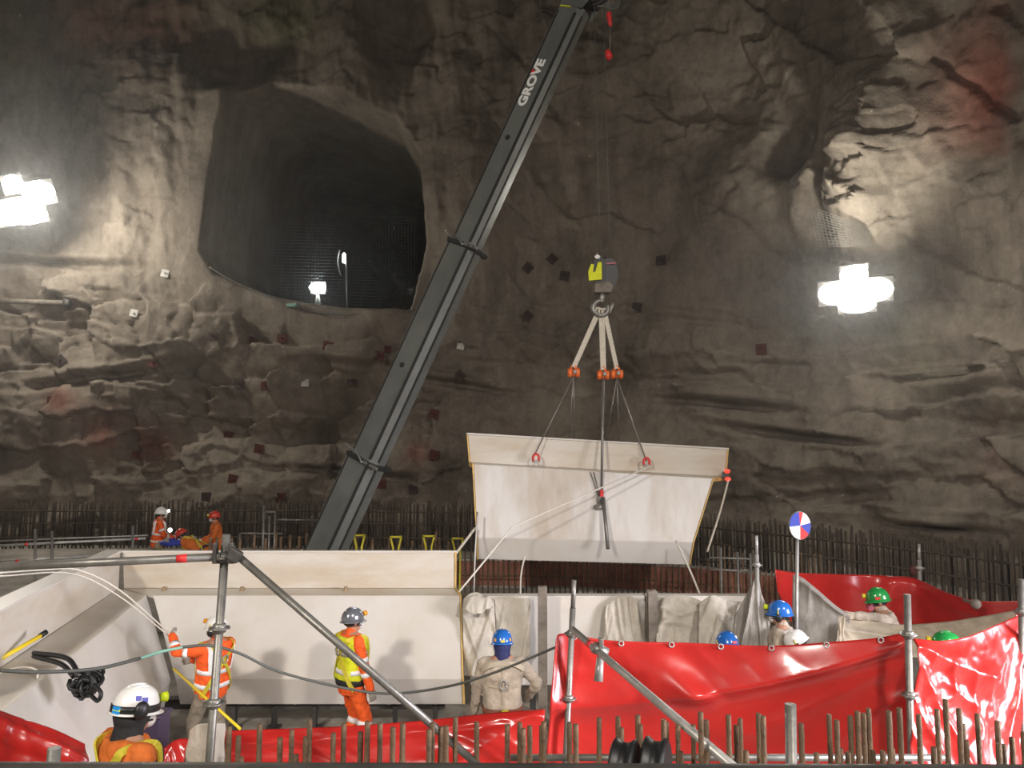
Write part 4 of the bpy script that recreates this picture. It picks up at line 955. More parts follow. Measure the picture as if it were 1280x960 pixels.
m.tube([z[0] for z in zs], [z[1] for z in zs], 8); t_ = m.build('rebar', 'rebar', None, True); nb = t_.data; bpy.data.objects.remove(t_)
for (x, y) in fr:
    Y = 4.35 + random.uniform(-0.22, 0.22); q = P(x, y, Y)
    o = bpy.data.objects.new('rebar', nb); COL.objects.link(o); o.parent = cage2
    lx, ly = random.uniform(-0.012, 0.02), random.uniform(-0.01, 0.01)
    o.location = (q.x - 0.6, Y - 4.4, 0.0); o.scale = (1, 1, q.z); o.rotation_euler = (ly * 0.3, lx * 0.3, random.uniform(0, 3))
for z in (0.5, 1.2):
    m = MB(); m.tube([(-1.75, 4.40, z), (3.2, 4.40, z)], 0.012, 6); m.build('tie_bar', 'rebar', cage2)

# middle-distance starter bars, clamps and red formwork behind the walls
cage3 = empty('rebar_cage', (0, 14.6, 0), 'short rusty starter bars between the standing wall and the crane boom', 'rebar')
mb_ = bar_mesh('rebar', 1.0, 0.028, 'rebar', 6)
for x in (262, 272, 290, 300, 318, 332, 345, 352, 362, 374, 384, 392, 401, 411, 423, 429, 434, 445, 466, 487, 500, 514, 529, 533, 545, 549, 560):
    q = P(x, random.uniform(664, 678), 14.6 + random.uniform(-0.2, 0.2)); o = bpy.data.objects.new('rebar', mb_); COL.objects.link(o); o.parent = cage3
    o.location = (q.x, q.y - 14.6, 0); o.scale = (1, 1, q.z); o.rotation_euler = (0, random.uniform(-0.01, 0.01), random.uniform(0, 3))
for z in (0.7, 1.45):
    m = MB(); m.tube([(P(258, 690, 14.6).x, 14.6, z), (P(562, 690, 14.6).x, 14.6, z)], 0.014, 5); m.build('tie_bar', 'rebar', cage3)
for i, (x, y) in enumerate(((449, 676), (495, 678), (536, 677), (572, 680))):
    q = P(x, y, 14.2); T = empty('form_clamp', (q.x, q.y, 0), ('first', 'second', 'third', 'last')[i] + ' yellow forked formwork clamp counted from the crane boom', 'clamp')
    for s_ in (-1, 1):
        m = MB(); m.bar((q.x + s_ * 0.035, q.y, 0.0), (q.x + s_ * 0.05, q.y, q.z - 0.1), 0.04, 0.03); m.bar((q.x + s_ * 0.045, q.y, q.z - 0.12), (q.x + s_ * 0.10, q.y, q.z + 0.1), 0.05, 0.03); m.build('fork_leg', 'harness', T)
    m = MB(); m.bar((q.x - 0.11, q.y, q.z + 0.1), (q.x + 0.11, q.y, q.z + 0.1), 0.05, 0.03); m.build('cross_head', 'harness', T)
T = empty('formwork_beam', (1.2, 15.2, 0), 'curved reddish-brown formwork band behind rebar under the hanging segment', 'formwork')
fp = crom([(-1.4, 15.2, 0), (1.2, 15.0, 0), (3.4, 14.2, 0), (5.2, 12.6, 0)], 10)
for i in range(len(fp) - 1):
    for (z0, z1, mt, nm) in ((0.92, 1.38, 'form_red', 'board'), (1.385, 1.42, 'galv_light', 'cap_strip'), (0.88, 0.915, 'galv_light', 'cap_strip')):
        if nm == 'board' or i % 5 == 0:
            a = fp[i]; b = fp[i + 1 if nm == 'board' else min(i + 5, len(fp) - 1)]
            m = MB(); m.bar((a.x, a.y, (z0 + z1) / 2), (b.x, b.y, (z0 + z1) / 2), 0.06, z1 - z0); m.build(nm, mt, T)
for i in range(0, len(fp), 6):
    m = MB(); m.box((fp[i].x, fp[i].y + 0.12, 0.7), (0.1, 0.1, 1.4)); m.build('strut', 'post_steel', T)
cage4 = empty('rebar_cage', (1.5, 14.4, 0), 'thin upright rebar in front of the red formwork band', 'rebar')
k4 = bar_mesh('rebar', 1.0, 0.016, 'rebar', 6); fa = np.array([tuple(p) for p in fp]); fd = np.r_[0, np.cumsum(np.linalg.norm(np.diff(fa, axis=0), axis=1))]
for s_ in np.arange(0.1, fd[-1], 0.105):
    x, y = np.interp(s_, fd, fa[:, 0]), np.interp(s_, fd, fa[:, 1]) - 0.3 - 0.05 * random.random()
    o = bpy.data.objects.new('rebar', k4); COL.objects.link(o); o.parent = cage4; o.location = (x - 1.5, y - 14.4, 0); o.scale = (1, 1, random.choice((1.46, 1.5, 1.62)) if x < 3.6 else random.choice((1.5, 1.75, 1.85))); o.rotation_euler = (0, random.uniform(-0.012, 0.012), 0)
for z in (0.75, 1.15):
    m = MB(); m.tube([(p.x, p.y - 0.31, z) for p in fp], 0.012, 5); m.build('tie_bar', 'rebar', cage4)

# handrails in the left distance
def far_rail(label, a, b, r=0.024, bands=()): tube_thing('handrail', label, a, b, r, 'galv_light', bands, cat='rail')
far_rail('upper distant handrail left of the far workers', (-20, 683, 14.6), (182, 673, 15.6), bands=(0.25, 0.94))
far_rail('thin topmost distant handrail in the left background', (-20, 677, 16.0), (185, 669, 16.6), 0.014)
far_rail('lower distant handrail in the left background', (-20, 704, 14.6), (125, 694, 15.3), bands=(0.28,))
for (x, y, lab) in ((44, 661, 'tall distant handrail post left of its neighbour'), (65, 664, 'slimmer distant handrail post second from left'), (166, 657, 'distant handrail post beside the far white-helmet worker')):
    pole(lab, (x, y, 14.9), (x, 720, 14.9), 0.024, mat='galv')
# small scaffold frame behind the starter bars
T = empty('tube_scaffold', (-5.3, 17.4, 0.4), 'small grey tube frame left of the crane boom foot', 'scaffold')
for (a, b) in (((330, 632), (330, 690)), ((344, 640), (344, 690)), ((337, 645), (337, 690))):
    m = MB(); q, w = P(*a, 17.4), P(*b, 17.4); m.tube([(q.x, q.y, 0.4), q], 0.025, 8); m.build('upright', 'galv', T)
for (a, b) in (((344, 650), (397, 650)), ((300, 667), (353, 667)), ((330, 640), (344, 640))):
    m = MB(); m.tube([P(*a, 17.4), P(*b, 17.4)], 0.022, 8); m.build('crossbar', 'galv', T)
m = MB(); m.tube([P(397, 650, 17.4), tuple(P(397, 650, 17.4).xy) + (0.4,)], 0.022, 8); m.tube([P(300, 667, 17.4), tuple(P(300, 667, 17.4).xy) + (0.4,)], 0.022, 8); m.build('upright', 'galv', T)
# frame right of the hanging segment
T = empty('tube_scaffold', tuple(P(920, 700, 11.8).xy) + (0.0,), 'slim tube frame right below the hanging segment', 'scaffold')
for x, y in ((901, 685), (922, 690), (938, 692)):
    q = P(x, y, 11.8); m = MB(); m.tube([(q.x, q.y, 0), q], 0.02, 8); m.build('upright', 'galv', T)
for y in (697, 712):
    m = MB(); m.tube([P(888, y, 11.8), P(940, y + 2, 11.8)], 0.014, 8); m.build('crossbar', 'galv', T)
q = P(906, 598, 12.7)
T = empty('signal_lamp', tuple(q), 'red signal lamps at the right corner of the hanging segment', 'lamp')
for (x, y) in ((909, 589), (910, 599)):
    m = MB(); m.ellipsoid(tuple(P(x, y, 12.72)), (0.05, 0.04, 0.035)); m.build('lens', 'led_red', T)
m = MB(); m.bar(P(903, 594, 12.75), P(911, 594, 12.75), 0.03, 0.12); m.build('bracket', 'dark_steel', T)

# ================================================================== LIGHTS THE PLACE HAS
def floodlight(label, px, py, Y, glare_heads, aim, watts, color, tiltdeg=0):
    c = P(px, py, Y); T = empty('floodlight', tuple(c), label, 'floodlight')
    d = (Vector(aim) - c).normalized(); r = d.cross(Vector((0, 0, 1))).normalized(); u = r.cross(d)
    ct, st = math.cos(math.radians(tiltdeg)), math.sin(math.radians(tiltdeg)); r, u = r * ct + u * st, u * ct - r * st
    for (hx, hy, w, h) in glare_heads:  # extra glowing heads, added and sized to imitate the lamp's wide glare
        q = c + r * hx + u * hy
        M = Matrix(((r.x, d.x, u.x, q.x), (r.y, d.y, u.y, q.y), (r.z, d.z, u.z, q.z), (0, 0, 0, 1)))
        m = MB(); m.box((0, -0.12, 0), (w + 0.06, 0.20, h + 0.06), M); hd = bevel(m.build('housing', 'dark_steel', T), 0.03)
        m = MB(); m.prism(oval(0, 0, w / 2, h / 2, 24), 0.03, M @ Matrix.Translation((0, 0.0, 0))); m.build('lens', 'lamp_glass', hd)
    m = MB(); wq, wn = wall_point(px, py + 6)
    m.tube([c - d * 0.2, c - d * 0.6, wq], 0.05, 8); m.tube([c - d * 0.15 - r * 0.8, c - d * 0.15 + r * 0.8], 0.035, 8); m.build('bracket', 'dark_steel', T)
    l = bpy.data.lights.new('flood_lamp', 'POINT'); l.energy = watts; l.color = color; l.shadow_soft_size = 0.35
    o = bpy.data.objects.new('flood_lamp', l); COL.objects.link(o); o.parent = T; o.location = d * 0.6
    return T
FL = floodlight('glaring floodlight on the rock wall at right', 1068, 364, 19.6, ((-0.48, 0.0, 0.85, 0.62), (0.42, -0.02, 0.9, 0.62), (0.0, 0.42, 0.66, 0.5), (-0.05, -0.36, 0.9, 0.42)), (2, 4, 2), 330, (1, 0.95, 0.86))
floodlight('glaring floodlight on the rock wall at the left edge', 30, 258, 25.0, ((-0.55, 0.35, 0.95, 0.8), (0.42, -0.12, 1.05, 0.85), (0.1, 0.75, 0.6, 0.6), (-0.2, -0.35, 0.8, 0.5)), (0, 6, 2), 1350, (1, 0.94, 0.84), -22)
l = bpy.data.lights.new('upward_lamp', 'SPOT'); l.energy = 1300; l.color = (1, 0.96, 0.86); l.spot_size = math.radians(80); l.spot_blend = 1.0; l.shadow_soft_size = 0.25
o = bpy.data.objects.new('upward_lamp', l); COL.objects.link(o); o.parent = FL; o.location = (0, -0.9, 0.5)
o.rotation_euler = (P(1072, 215, 21.0) - Vector(FL.location) - Vector(o.location)).to_track_quat('-Z', 'Y').to_euler()
# lamps in the tunnel mouth
wq = P(398, 388, 30.0)
T = empty('work_light', tuple(wq), 'small bright work light on a stand in the tunnel mouth', 'work light')
hq = P(397, 359, 30.0)
m = MB(); m.ellipsoid(tuple(hq), (0.33, 0.14, 0.2)); m.build('lens', 'lamp_cool', T)
m = MB(); m.box((hq.x, hq.y + 0.16, hq.z), (0.6, 0.12, 0.5)); m.build('housing', 'galv', T)
for dx in (-0.18, 0.02, 0.2):
    m = MB(); m.tube([(hq.x, hq.y, hq.z - 0.2), (wq.x + dx, wq.y, wq.z - 0.2)], 0.04, 6); m.build('leg', 'galv', T)
l = bpy.data.lights.new('tunnel_lamp', 'POINT'); l.energy = 25; l.color = (0.85, 0.95, 1.0); l.shadow_soft_size = 0.2
o = bpy.data.objects.new('tunnel_lamp', l); COL.objects.link(o); o.parent = T; o.location = hq - wq + Vector((0, -0.4, 0.1))
T = empty('tube_light', tuple(P(428, 345, 31.0)), 'thin upright tube light in the tunnel mouth', 'lamp')
m = MB(); m.capsule(P(430, 318, 31.0), P(430, 327, 31.0), 0.06, 0.06); m.build('lit_tube', 'lamp_cool', T)
m = MB(); m.tube(crom([P(424, 312, 31.0), P(422, 328, 31.0), P(426, 344, 31.0)]), 0.03, 6); m.tube([P(433, 318, 31.0), P(434, 392, 31.0)], 0.05, 6); m.build('stand', 'galv', T)
# safety net across the lower half of the mouth
m = MB(); Yn = 29.6
for x in range(270, 522, 4):
    yb = 392 if x > 380 else np.interp(x, (268, 285, 320, 380), (330, 352, 368, 390)); m.tube([P(x, 264 + (x - 270) * 0.03, Yn), P(x, yb, Yn)], 0.004, 3, False)
for y in range(266, 392, 4):
    m.tube([P(268 if y < 335 else 268 + (y - 335) * 1.9, y, Yn), P(522, y + 6, Yn)], 0.004, 3, False)
tag(m.build('safety_net', 'cable_dark'), 'fine wire safety net across the dark tunnel mouth', 'net', kind='stuff')
m = MB(); m.tube(crom([wall_point(*p, 0.1)[0] for p in ((262, 335), (290, 352), (330, 368), (375, 384), (420, 392), (520, 388))]), 0.03, 6); tag(m.build('edge_cable', 'galv'), 'grey cable along the lower lip of the tunnel mouth', 'cable')
m = MB(); q = P(366, 382, 27.5); m.box(tuple(q), (0.4, 0.2, 0.12)); m.tube([q + Vector((0.1, -0.1, 0)), q + Vector((0.2, -0.15, 0.02))], 0.06, 8); m.build
tag(m.build('cable_box', 'cable_green'), 'small greenish box on the lower lip of the tunnel mouth', 'box')
# torn wire mesh by the right floodlight
m = MB()
def mesh_pt(u, v): return P(1012 + 70 * u + 10 * v, 258 + 50 * v + 25 * u * (1 - v), 20.9 - 0.25 * math.sin(PI * u) - 0.3 * u * v)
for k in range(15): m.tube([mesh_pt(k / 14, v) for v in np.linspace(0, 1, 6)], 0.008, 4, False)
for k in range(13): m.tube([mesh_pt(u, k / 12) for u in np.linspace(0, 1, 8)], 0.008, 4, False)
tag(m.build('wire_mesh', 'wire'), 'loose wire mesh on the rock above the right floodlight', 'wire mesh')
# pipe on the wall at far left
q0, q1 = wall_point(0, 374, 0.25)[0], wall_point(88, 380, 0.25)[0]
T = empty('wall_pipe', tuple(q0), 'pale horizontal pipe on the rock below the left floodlight', 'pipe')
m = MB(); m.tube([q0 + Vector((-2, 0, 0)), q1], 0.10, 12); m.build('tube', 'post_steel', T)
m = MB(); d = (q1 - q0).normalized(); m.tube([q1 - d * 0.1, q1 + d * 0.12], 0.17, 12); m.build('flange', 'dark_steel', T)

# ================================================================== PEOPLE
FOLD = bpy.data.textures.new('cloth_folds', 'CLOUDS'); FOLD.noise_scale = 0.085; FOLD.noise_depth = 2
def ik(a, b, l1, l2, pole):
    a, b, pole = Vector(a), Vector(b), Vector(pole); d = b - a; L = min(d.length, (l1 + l2) * 0.999); t = d.normalized(); b = a + t * L
    x = (l1 * l1 - l2 * l2 + L * L) / (2 * L); h = math.sqrt(max(l1 * l1 - x * x, 0)); n = pole - t * pole.dot(t)
    n = n.normalized() if n.length > 1e-5 else t.orthogonal().normalized()
    return a + t * x + n * h, b
# torso profile: height above the pelvis, half width, half depth, forward shift
PROF = [(-0.10, 0.150, 0.115, 0.0), (0.0, 0.168, 0.125, 0.0), (0.12, 0.160, 0.112, 0.0), (0.24, 0.165, 0.115, 0.005), (0.36, 0.185, 0.122, 0.01), (0.44, 0.192, 0.108, 0.0), (0.50, 0.140, 0.080, -0.01), (0.54, 0.075, 0.065, -0.01)]
def person(label, loc, heading, h=1.74, lean=0.0, twist=0.0, head_pitch=0.0, head_turn=0.0, side=0.0,
           lw=(-0.27, 0.05, 0.80), rw=(0.27, 0.05, 0.80), lp=(-0.6, -1, -0.2), rp=(0.6, -1, -0.2),
           la=(-0.12, 0, 0.09), ra=(0.12, 0.03, 0.09), drop=0.0, back=0.0, helmet='helmet_white', lamp='lime_plastic', lampdir=0.0, muffs=True, muffs_up=False,
           top='orange_fabric', bottom='trouser_grey', vest=None, sleeve=None, bands='full', leg_bands=False, harness='harness', glove='glove_grey', mask='mask_white', lod=1.0,
           curl=0.5, stickers=(), hband=None, hood=None, belt=None, boots='boot', backseam=False, wide=1.0):
    T = empty('person', loc, label, 'person', math.radians(heading))
    k = h / 1.74
    T.scale = (k, k, k)
    ln = math.radians(lean); sd_ = math.radians(side)
    up = Vector((math.sin(sd_), math.sin(ln) * math.cos(sd_), math.cos(ln) * math.cos(sd_))); fw = Vector((0, math.cos(ln), -math.sin(ln)))
    fw = (fw - up * fw.dot(up)).normalized(); rt = fw.cross(up)
    pel = Vector((0, -back, 0.94 - drop))
    def tf(x, y, z, tw=True):
        a = math.radians(twist) * (min(max(z / 0.45, 0), 1) if tw else 0); c, s_ = math.cos(a), math.sin(a)
        return pel + rt * (x * c - y * s_) + fw * (x * s_ + y * c) + up * z
    def ring_at(z, g=0.0, n=24):
        hs = [p[0] for p in PROF]; rx = np.interp(z, hs, [p[1] for p in PROF]) * wide + g; ry = np.interp(z, hs, [p[2] for p in PROF]) * wide + g; sh = np.interp(z, hs, [p[3] for p in PROF])
        return rx, ry, sh
    def surf(ang, z, g):
        rx, ry, sh = ring_at(z, g); a = math.radians(ang); e = 0.8
        cx, cy = math.cos(a), math.sin(a)
        return tf(rx * math.copysign(abs(cx) ** e, cx), sh + ry * math.copysign(abs(cy) ** e, cy), z)
    shl, shr = tf(-0.18 * wide, -0.005, 0.435), tf(0.18 * wide, -0.005, 0.435)
    lel, lwr = ik(shl, lw, 0.285, 0.255, Vector(lp)); rel, rwr = ik(shr, rw, 0.285, 0.255, Vector(rp))
    hl, hr = tf(-0.09, 0, -0.05, False), tf(0.09, 0, -0.05, False)
    lkn, lan = ik(hl, la, 0.42, 0.42, (0.0, 1, 0.1)); rkn, ran = ik(hr, ra, 0.42, 0.42, (0.0, 1, 0.1))
    neck = tf(0, -0.01, 0.50)
    hp, ht = math.radians(lean * 0.55 + head_pitch), math.radians(twist + head_turn)
    hu = Vector((0, math.sin(hp), math.cos(hp))); hf0 = Vector((0, math.cos(hp), -math.sin(hp)))
    Rz = Matrix.Rotation(ht, 3, 'Z'); hu, hf = Rz @ hu, Rz @ hf0; hrr = hf.cross(hu)
    hc = neck + hu * 0.138 + hf * 0.025
    HM = Matrix(((hrr.x, hf.x, hu.x, hc.x), (hrr.y, hf.y, hu.y, hc.y), (hrr.z, hf.z, hu.z, hc.z), (0, 0, 0, 1)))
    def torso(m, z0, z1, g):
        rings = []
        for z in np.linspace(z0, z1, 14):
            rings.append([surf(a, z, g) for a in np.linspace(0, 360, 25)[:-1]])
        m.loft(rings)
    def remesh(m, name, mat, vox, it, fac=0.5):
        o = m.build(name, mat, T, True); mod(o, 'REMESH', mode='VOXEL', voxel_size=vox * lod, use_smooth_shade=True); mod(o, 'SMOOTH', factor=fac, iterations=it)
        if name in ('jacket', 'trousers', 'vest', 'sleeve'): mod(o, 'DISPLACE', texture=FOLD, texture_coords='LOCAL', strength=0.034, mid_level=0.5)
        return o
    # body ------------------------------------------------------------
    m = MB(); torso(m, -0.10, 0.53, -0.012)
    m.capsule(neck - hu * 0.06, hc - hu * 0.05, 0.058, 0.052)
    m.ellipsoid((0, -0.005, 0.015), (0.074, 0.094, 0.108), HM); m.ellipsoid((0, 0.035, -0.055), (0.056, 0.058, 0.062), HM)
    m.ellipsoid((0, 0.098, -0.022), (0.014, 0.020, 0.024), HM); m.ellipsoid((0, 0.080, 0.022), (0.055, 0.014, 0.012), HM)
    for s_ in (-1, 1): m.ellipsoid((0.076 * s_, -0.005, -0.01), (0.012, 0.022, 0.034), HM)
    for (a, b, c) in ((shl, lel, lwr), (shr, rel, rwr)): m.capsule(a, b, 0.052, 0.040); m.capsule(b, c, 0.040, 0.028)
    for (a, b, c) in ((hl, lkn, lan), (hr, rkn, ran)): m.capsule(a, b, 0.082, 0.056); m.capsule(b, c, 0.054, 0.040); m.capsule(c + Vector((0, -0.03, -0.045)), c + Vector((0, 0.13, -0.055)), 0.038, 0.032)
    remesh(m, 'body', 'skin', 0.011, 4)
    for s_ in (-1, 1):
        m = MB(); m.ellipsoid((0.031 * s_, 0.083, 0.006), (0.013, 0.010, 0.008), HM, 10, 6); m.build('eye', 'rubber', T, True)
    if mask:
        m = MB(); m.ellipsoid((0, 0.085, -0.050), (0.050, 0.042, 0.046), HM); m.ellipsoid((0, 0.112, -0.05), (0.022, 0.022, 0.022), HM)
        mk = m.build('respirator', mask, T, True)
        for s_ in (-1, 1):
            m = MB(); m.tube([HM @ Vector(p) for p in ((0.045 * s_, 0.09, -0.045), (0.078 * s_, 0.03, -0.04), (0.06 * s_, -0.07, -0.03))], 0.006, 5); m.build('strap', 'rubber', mk, True)
        if mask == 'mask_pink':
            for s_ in (-1, 1): m = MB(); m.tube([HM @ Vector((0.045 * s_, 0.10, -0.065)), HM @ Vector((0.072 * s_, 0.105, -0.07))], 0.032, 12); m.build('filter', mask, mk, True)
    # clothes ----------------------------------------------------------
    m = MB(); torso(m, -0.13 if top != 'none' else 0.0, 0.50, 0.020)
    m.capsule(neck - hu * 0.03, neck + hu * 0.02, 0.078, 0.072)
    jr = (0.074, 0.060, 0.050)
    for (a, b, c) in ((shl, lel, lwr), (shr, rel, rwr)):
        if sleeve is None: m.capsule(a, b, jr[0], jr[1]); m.capsule(b, c, jr[1] + 0.002, jr[2])
        else: m.capsule(a, a + (b - a) * 0.08, jr[0] + 0.004, jr[0])
    jk = remesh(m, 'jacket' if sleeve is None else 'vest', top, 0.014, 5)
    if sleeve:
        for (a, b, c) in ((shl, lel, lwr), (shr, rel, rwr)):
            m = MB(); m.capsule(a, b, jr[0] - 0.006, jr[1] - 0.004); m.capsule(b, c, jr[1] - 0.003, jr[2] - 0.004); remesh(m, 'sleeve', sleeve, 0.014, 4)
    m = MB(); torso(m, -0.16, 0.06, 0.010)
    for (a, b, c) in ((hl, lkn, lan), (hr, rkn, ran)):
        m.capsule(a, b, 0.105, 0.080); m.capsule(b, c + Vector((0, 0, -0.01)), 0.080, 0.066)
    tr = remesh(m, 'trousers', bottom, 0.015, 5)
    for c in (lan, ran):
        m = MB(); m.capsule(c + Vector((0, -0.035, -0.045)), c + Vector((0, 0.14, -0.050)), 0.046, 0.042); m.capsule(c, c + Vector((0, 0, 0.05)), 0.052, 0.054); m.box((c.x, c.y + 0.05, c.z - 0.078), (0.085, 0.27, 0.022)); remesh(m, 'boot', boots, 0.012, 3)
    def limb_band(a, b, t, r0, r1, w=0.05, par=None):
        a, b = Vector(a), Vector(b); L = (b - a).length; d = (b - a) / L; c = a + (b - a) * t; r = r0 + (r1 - r0) * t + 0.004
        m = MB(); q0, q1 = c - d * w / 2, c + d * w / 2
        m.tube([q0, q0, q1, q1], [r - 0.012, r, r, r - 0.012], 20, False); m.build('reflective_band', 'reflective', par or jk, True)
    def torso_band(z, w=0.05, g=0.024, par=None, mt='reflective', nm='reflective_band'):
        m = MB(); rings = []
        for (zz, gg) in ((z - w / 2, g - 0.012), (z - w / 2, g), (z + w / 2, g), (z + w / 2, g - 0.012)): rings.append([surf(a, zz, gg) for a in np.linspace(0, 360, 37)[:-1]])
        m.loft(rings, cap=False); m.build(nm, mt, par or jk, True)
    def strap(pts, w=0.045, g=0.03, mt='harness', nm='strap', par=None, z_up=False):
        q = [surf(a, z, g) for a, z in pts]; q = crom(q, 5); m = MB(); rings = []
        ax = tf(0, 0, 0.2)
        for i, c in enumerate(q):
            d = (q[min(i + 1, len(q) - 1)] - q[max(i - 1, 0)]).normalized(); cen = pel + up * (c - pel).dot(up); n = (c - cen).normalized(); r = d.cross(n).normalized(); n = r.cross(d)
            rings.append([c + r * w / 2 + n * 0.004, c - r * w / 2 + n * 0.004, c - r * w / 2 - n * 0.008, c + r * w / 2 - n * 0.008])
        m.loft(rings, smooth=False); return m.build(nm, mt, par, True)
    if bands == 'full':
        torso_band(0.02); torso_band(0.18)
        for s0 in (-1, 1):
            strap([(90 - 40 * s0, 0.19), (90 - 42 * s0, 0.34), (90 - 55 * s0, 0.46), (-90 + 50 * s0, 0.46), (-90 + 42 * s0, 0.34), (-90 + 40 * s0, 0.19)], 0.05, 0.026, 'reflective', 'reflective_band', jk)
        for (a, b, c) in ((shl, lel, lwr), (shr, rel, rwr)): limb_band(a, b, 0.62, jr[0], jr[1]); limb_band(b, c, 0.40, jr[1] + 0.002, jr[2])
    elif bands == 'arms':
        for (a, b, c) in ((shl, lel, lwr), (shr, rel, rwr)): limb_band(a, b, 0.72, jr[0], jr[1], 0.055); limb_band(b, c, 0.30, jr[1] + 0.002, jr[2], 0.055)
    elif bands == 'waist': torso_band(0.04, 0.06)
    if leg_bands:
        for (b, c) in ((lkn, lan), (rkn, ran)): limb_band(b, c, 0.15, 0.080, 0.066, 0.06, tr); limb_band(b, c, 0.42, 0.080, 0.066, 0.06, tr)
    if vest:
        m = MB(); torso(m, 0.0, 0.485, 0.034); vo = remesh(m, 'vest', vest, 0.014, 3)
        torso_band(0.10, 0.05, 0.040, vo); torso_band(0.30, 0.04, 0.040, vo, 'glove_grey')
    if belt: torso_band(-0.02, 0.07, 0.034, None, belt, 'belt')
    if backseam:
        strap([(-90, 0.44), (-90, 0.25), (-90, 0.05)], 0.02, 0.032, 'beige_cloth', 'back_seam', T)
        strap([(-128, 0.25), (-90, 0.235), (-52, 0.25)], 0.02, 0.034, 'beige_cloth', 'back_seam', T)
        strap([(-150, 0.40), (-120, 0.46), (-90, 0.475), (-60, 0.46), (-30, 0.40)], 0.05, 0.034, 'beige_cloth', 'collar_fold', T)
        q = surf(-90, 0.27, 0.045); m = MB(); m.tube([q + rt * 0.035 * math.cos(t) + up * 0.05 * math.sin(t) - fw * 0.008 for t in np.linspace(0, 2 * PI, 14)], 0.010, 6); m.build('d_ring', 'galv_light', T, True)
        strap([(-88, 0.02), (-86, -0.09), (-84, -0.14)], 0.07, 0.05, 'harness', 'yellow_pouch', T)
    if harness:
        g = 0.044 if vest else 0.031
        H = MB()
        for s0 in (-1, 1):
            strap([(-90 + 4 * s0, 0.33), (-90 + 28 * s0, 0.42), (-90 + 46 * s0, 0.475), (90 - 46 * s0, 0.475), (90 - 38 * s0, 0.34), (90 - 40 * s0, 0.10), (90 - 55 * s0, -0.06)], 0.045, g, harness, 'harness_strap', T)
            strap([(-90 - 4 * s0, 0.33), (-90 + 20 * s0, 0.18), (-90 + 50 * s0, 0.02), (-90 + 75 * s0, -0.09)], 0.045, g, harness, 'harness_strap', T)
        q = surf(-90, 0.33, g + 0.01); m = MB(); m.tube([q + rt * 0.04 * math.cos(t) + up * 0.045 * math.sin(t) - fw * 0.012 for t in np.linspace(0, 2 * PI, 14)], 0.008, 6); m.build('d_ring', 'galv_light', T, True)
    # gloves: palm and five fingers --------------------------------------
    for (el, wr, s_) in ((lel, lwr, -1), (rel, rwr, 1)):
        d = (wr - el).normalized(); pn = Vector((-s_, 0, 0)) - d * (-s_ * d.x)          # palm faces inwards
        if pn.length < 0.3: pn = Vector((0, 0, -1)) - d * (-d.z)
        pn.normalize(); ac = pn.cross(d) * s_                                              # across the knuckles, towards the thumb when negated
        thumb = ac if ac.y > 0 or abs(ac.y) < 0.2 and ac.z > 0 else -ac
        m = MB(); m.capsule(wr - d * 0.035, wr + d * 0.02, 0.034, 0.032)
        for j in range(4):
            o0 = thumb * (0.033 - 0.022 * j); L = (0.073, 0.082, 0.076, 0.060)[j]
            base = wr + d * 0.085 + o0; m.capsule(wr + d * 0.02 + o0 * 0.75, base, 0.016, 0.0125)
            p = base; an = 0.0; dirv = d + thumb * (0.10 - 0.065 * j)
            dirv.normalize()
            for q_ in range(3):
                an += curl * (0.55 if q_ == 0 else 0.75); v = dirv * math.cos(an) + pn * math.sin(an); e = p + v * L * (0.45, 0.32, 0.26)[q_]
                m.capsule(p, e, 0.0098 - 0.0008 * q_, 0.009 - 0.0008 * q_, 8, 2); p = e
        p = wr + d * 0.025 + thumb * 0.026 + pn * 0.01; v = (d * 0.75 + thumb * 0.62 + pn * 0.30).normalized(); e = p + v * 0.042; m.capsule(p, e, 0.0150, 0.0115); m.capsule(e, e + (v + pn * 0.5 * curl + d * 0.35).normalized() * 0.034, 0.0115, 0.0095)
        remesh(m, 'glove', glove, 0.0042 if lod <= 1 else 0.0045, 2)
    # helmet -------------------------------------------------------------
    if helmet:
        m = MB(); rings = []
        for i in range(11):
            th = PI / 2 * i / 10; z = 0.150 * math.sin(th) ** 0.9; r = max(math.cos(th) ** 0.75, 0.02)
            rings.append([HM @ Vector(((0.112 * r) * math.cos(a), -0.005 + 0.138 * r * math.sin(a), 0.006 + z)) for a in np.linspace(0, 2 * PI, 33)[:-1]])
        m.loft(rings); hs = m.build('helmet', helmet, T, True)
        m = MB(); outer = []; inner = []
        def br(a, g, z): 
            f_ = max(math.sin(a), 0) ** 2
            return HM @ Vector(((0.110 + g) * math.cos(a), -0.005 + (0.136 + g + g * 1.3 * f_) * math.sin(a), z - 0.012 * f_ * (g > 0)))
        A_ = np.linspace(0, 2 * PI, 41)[:-1]
        m.loft([[br(a, 0.0, 0.016) for a in A_], [br(a, 0.016, 0.006) for a in A_], [br(a, 0.016, 0.000) for a in A_], [br(a, -0.006, 0.000) for a in A_]], cap=False); m.build('brim', helmet, hs, True)
        for x in (-0.035, 0, 0.035):
            m = MB(); m.tube([HM @ Vector((x, -0.005 + 0.118 * math.cos(t), 0.012 + 0.145 * math.sin(t) * (1 - abs(x) * 1.2))) for t in np.linspace(0.5, 2.7, 14)], 0.009, 6); m.build('ridge', helmet, hs, True)
        m = MB(); m.ellipsoid((0, -0.01, -0.005), (0.084, 0.105, 0.06), HM); m.build('headband', 'rubber', hs, True)
        m = MB(); m.tube([HM @ Vector((s_ * 0.083, 0.0, 0.03 - 0.075 * (1 - abs(s_)) - 0.09 * (1 - abs(s_)))) + hf * 0.06 * (1 - abs(s_)) for s_ in np.linspace(-1, 1, 9)], 0.006, 5); m.build('chin_strap', 'rubber', hs, True)
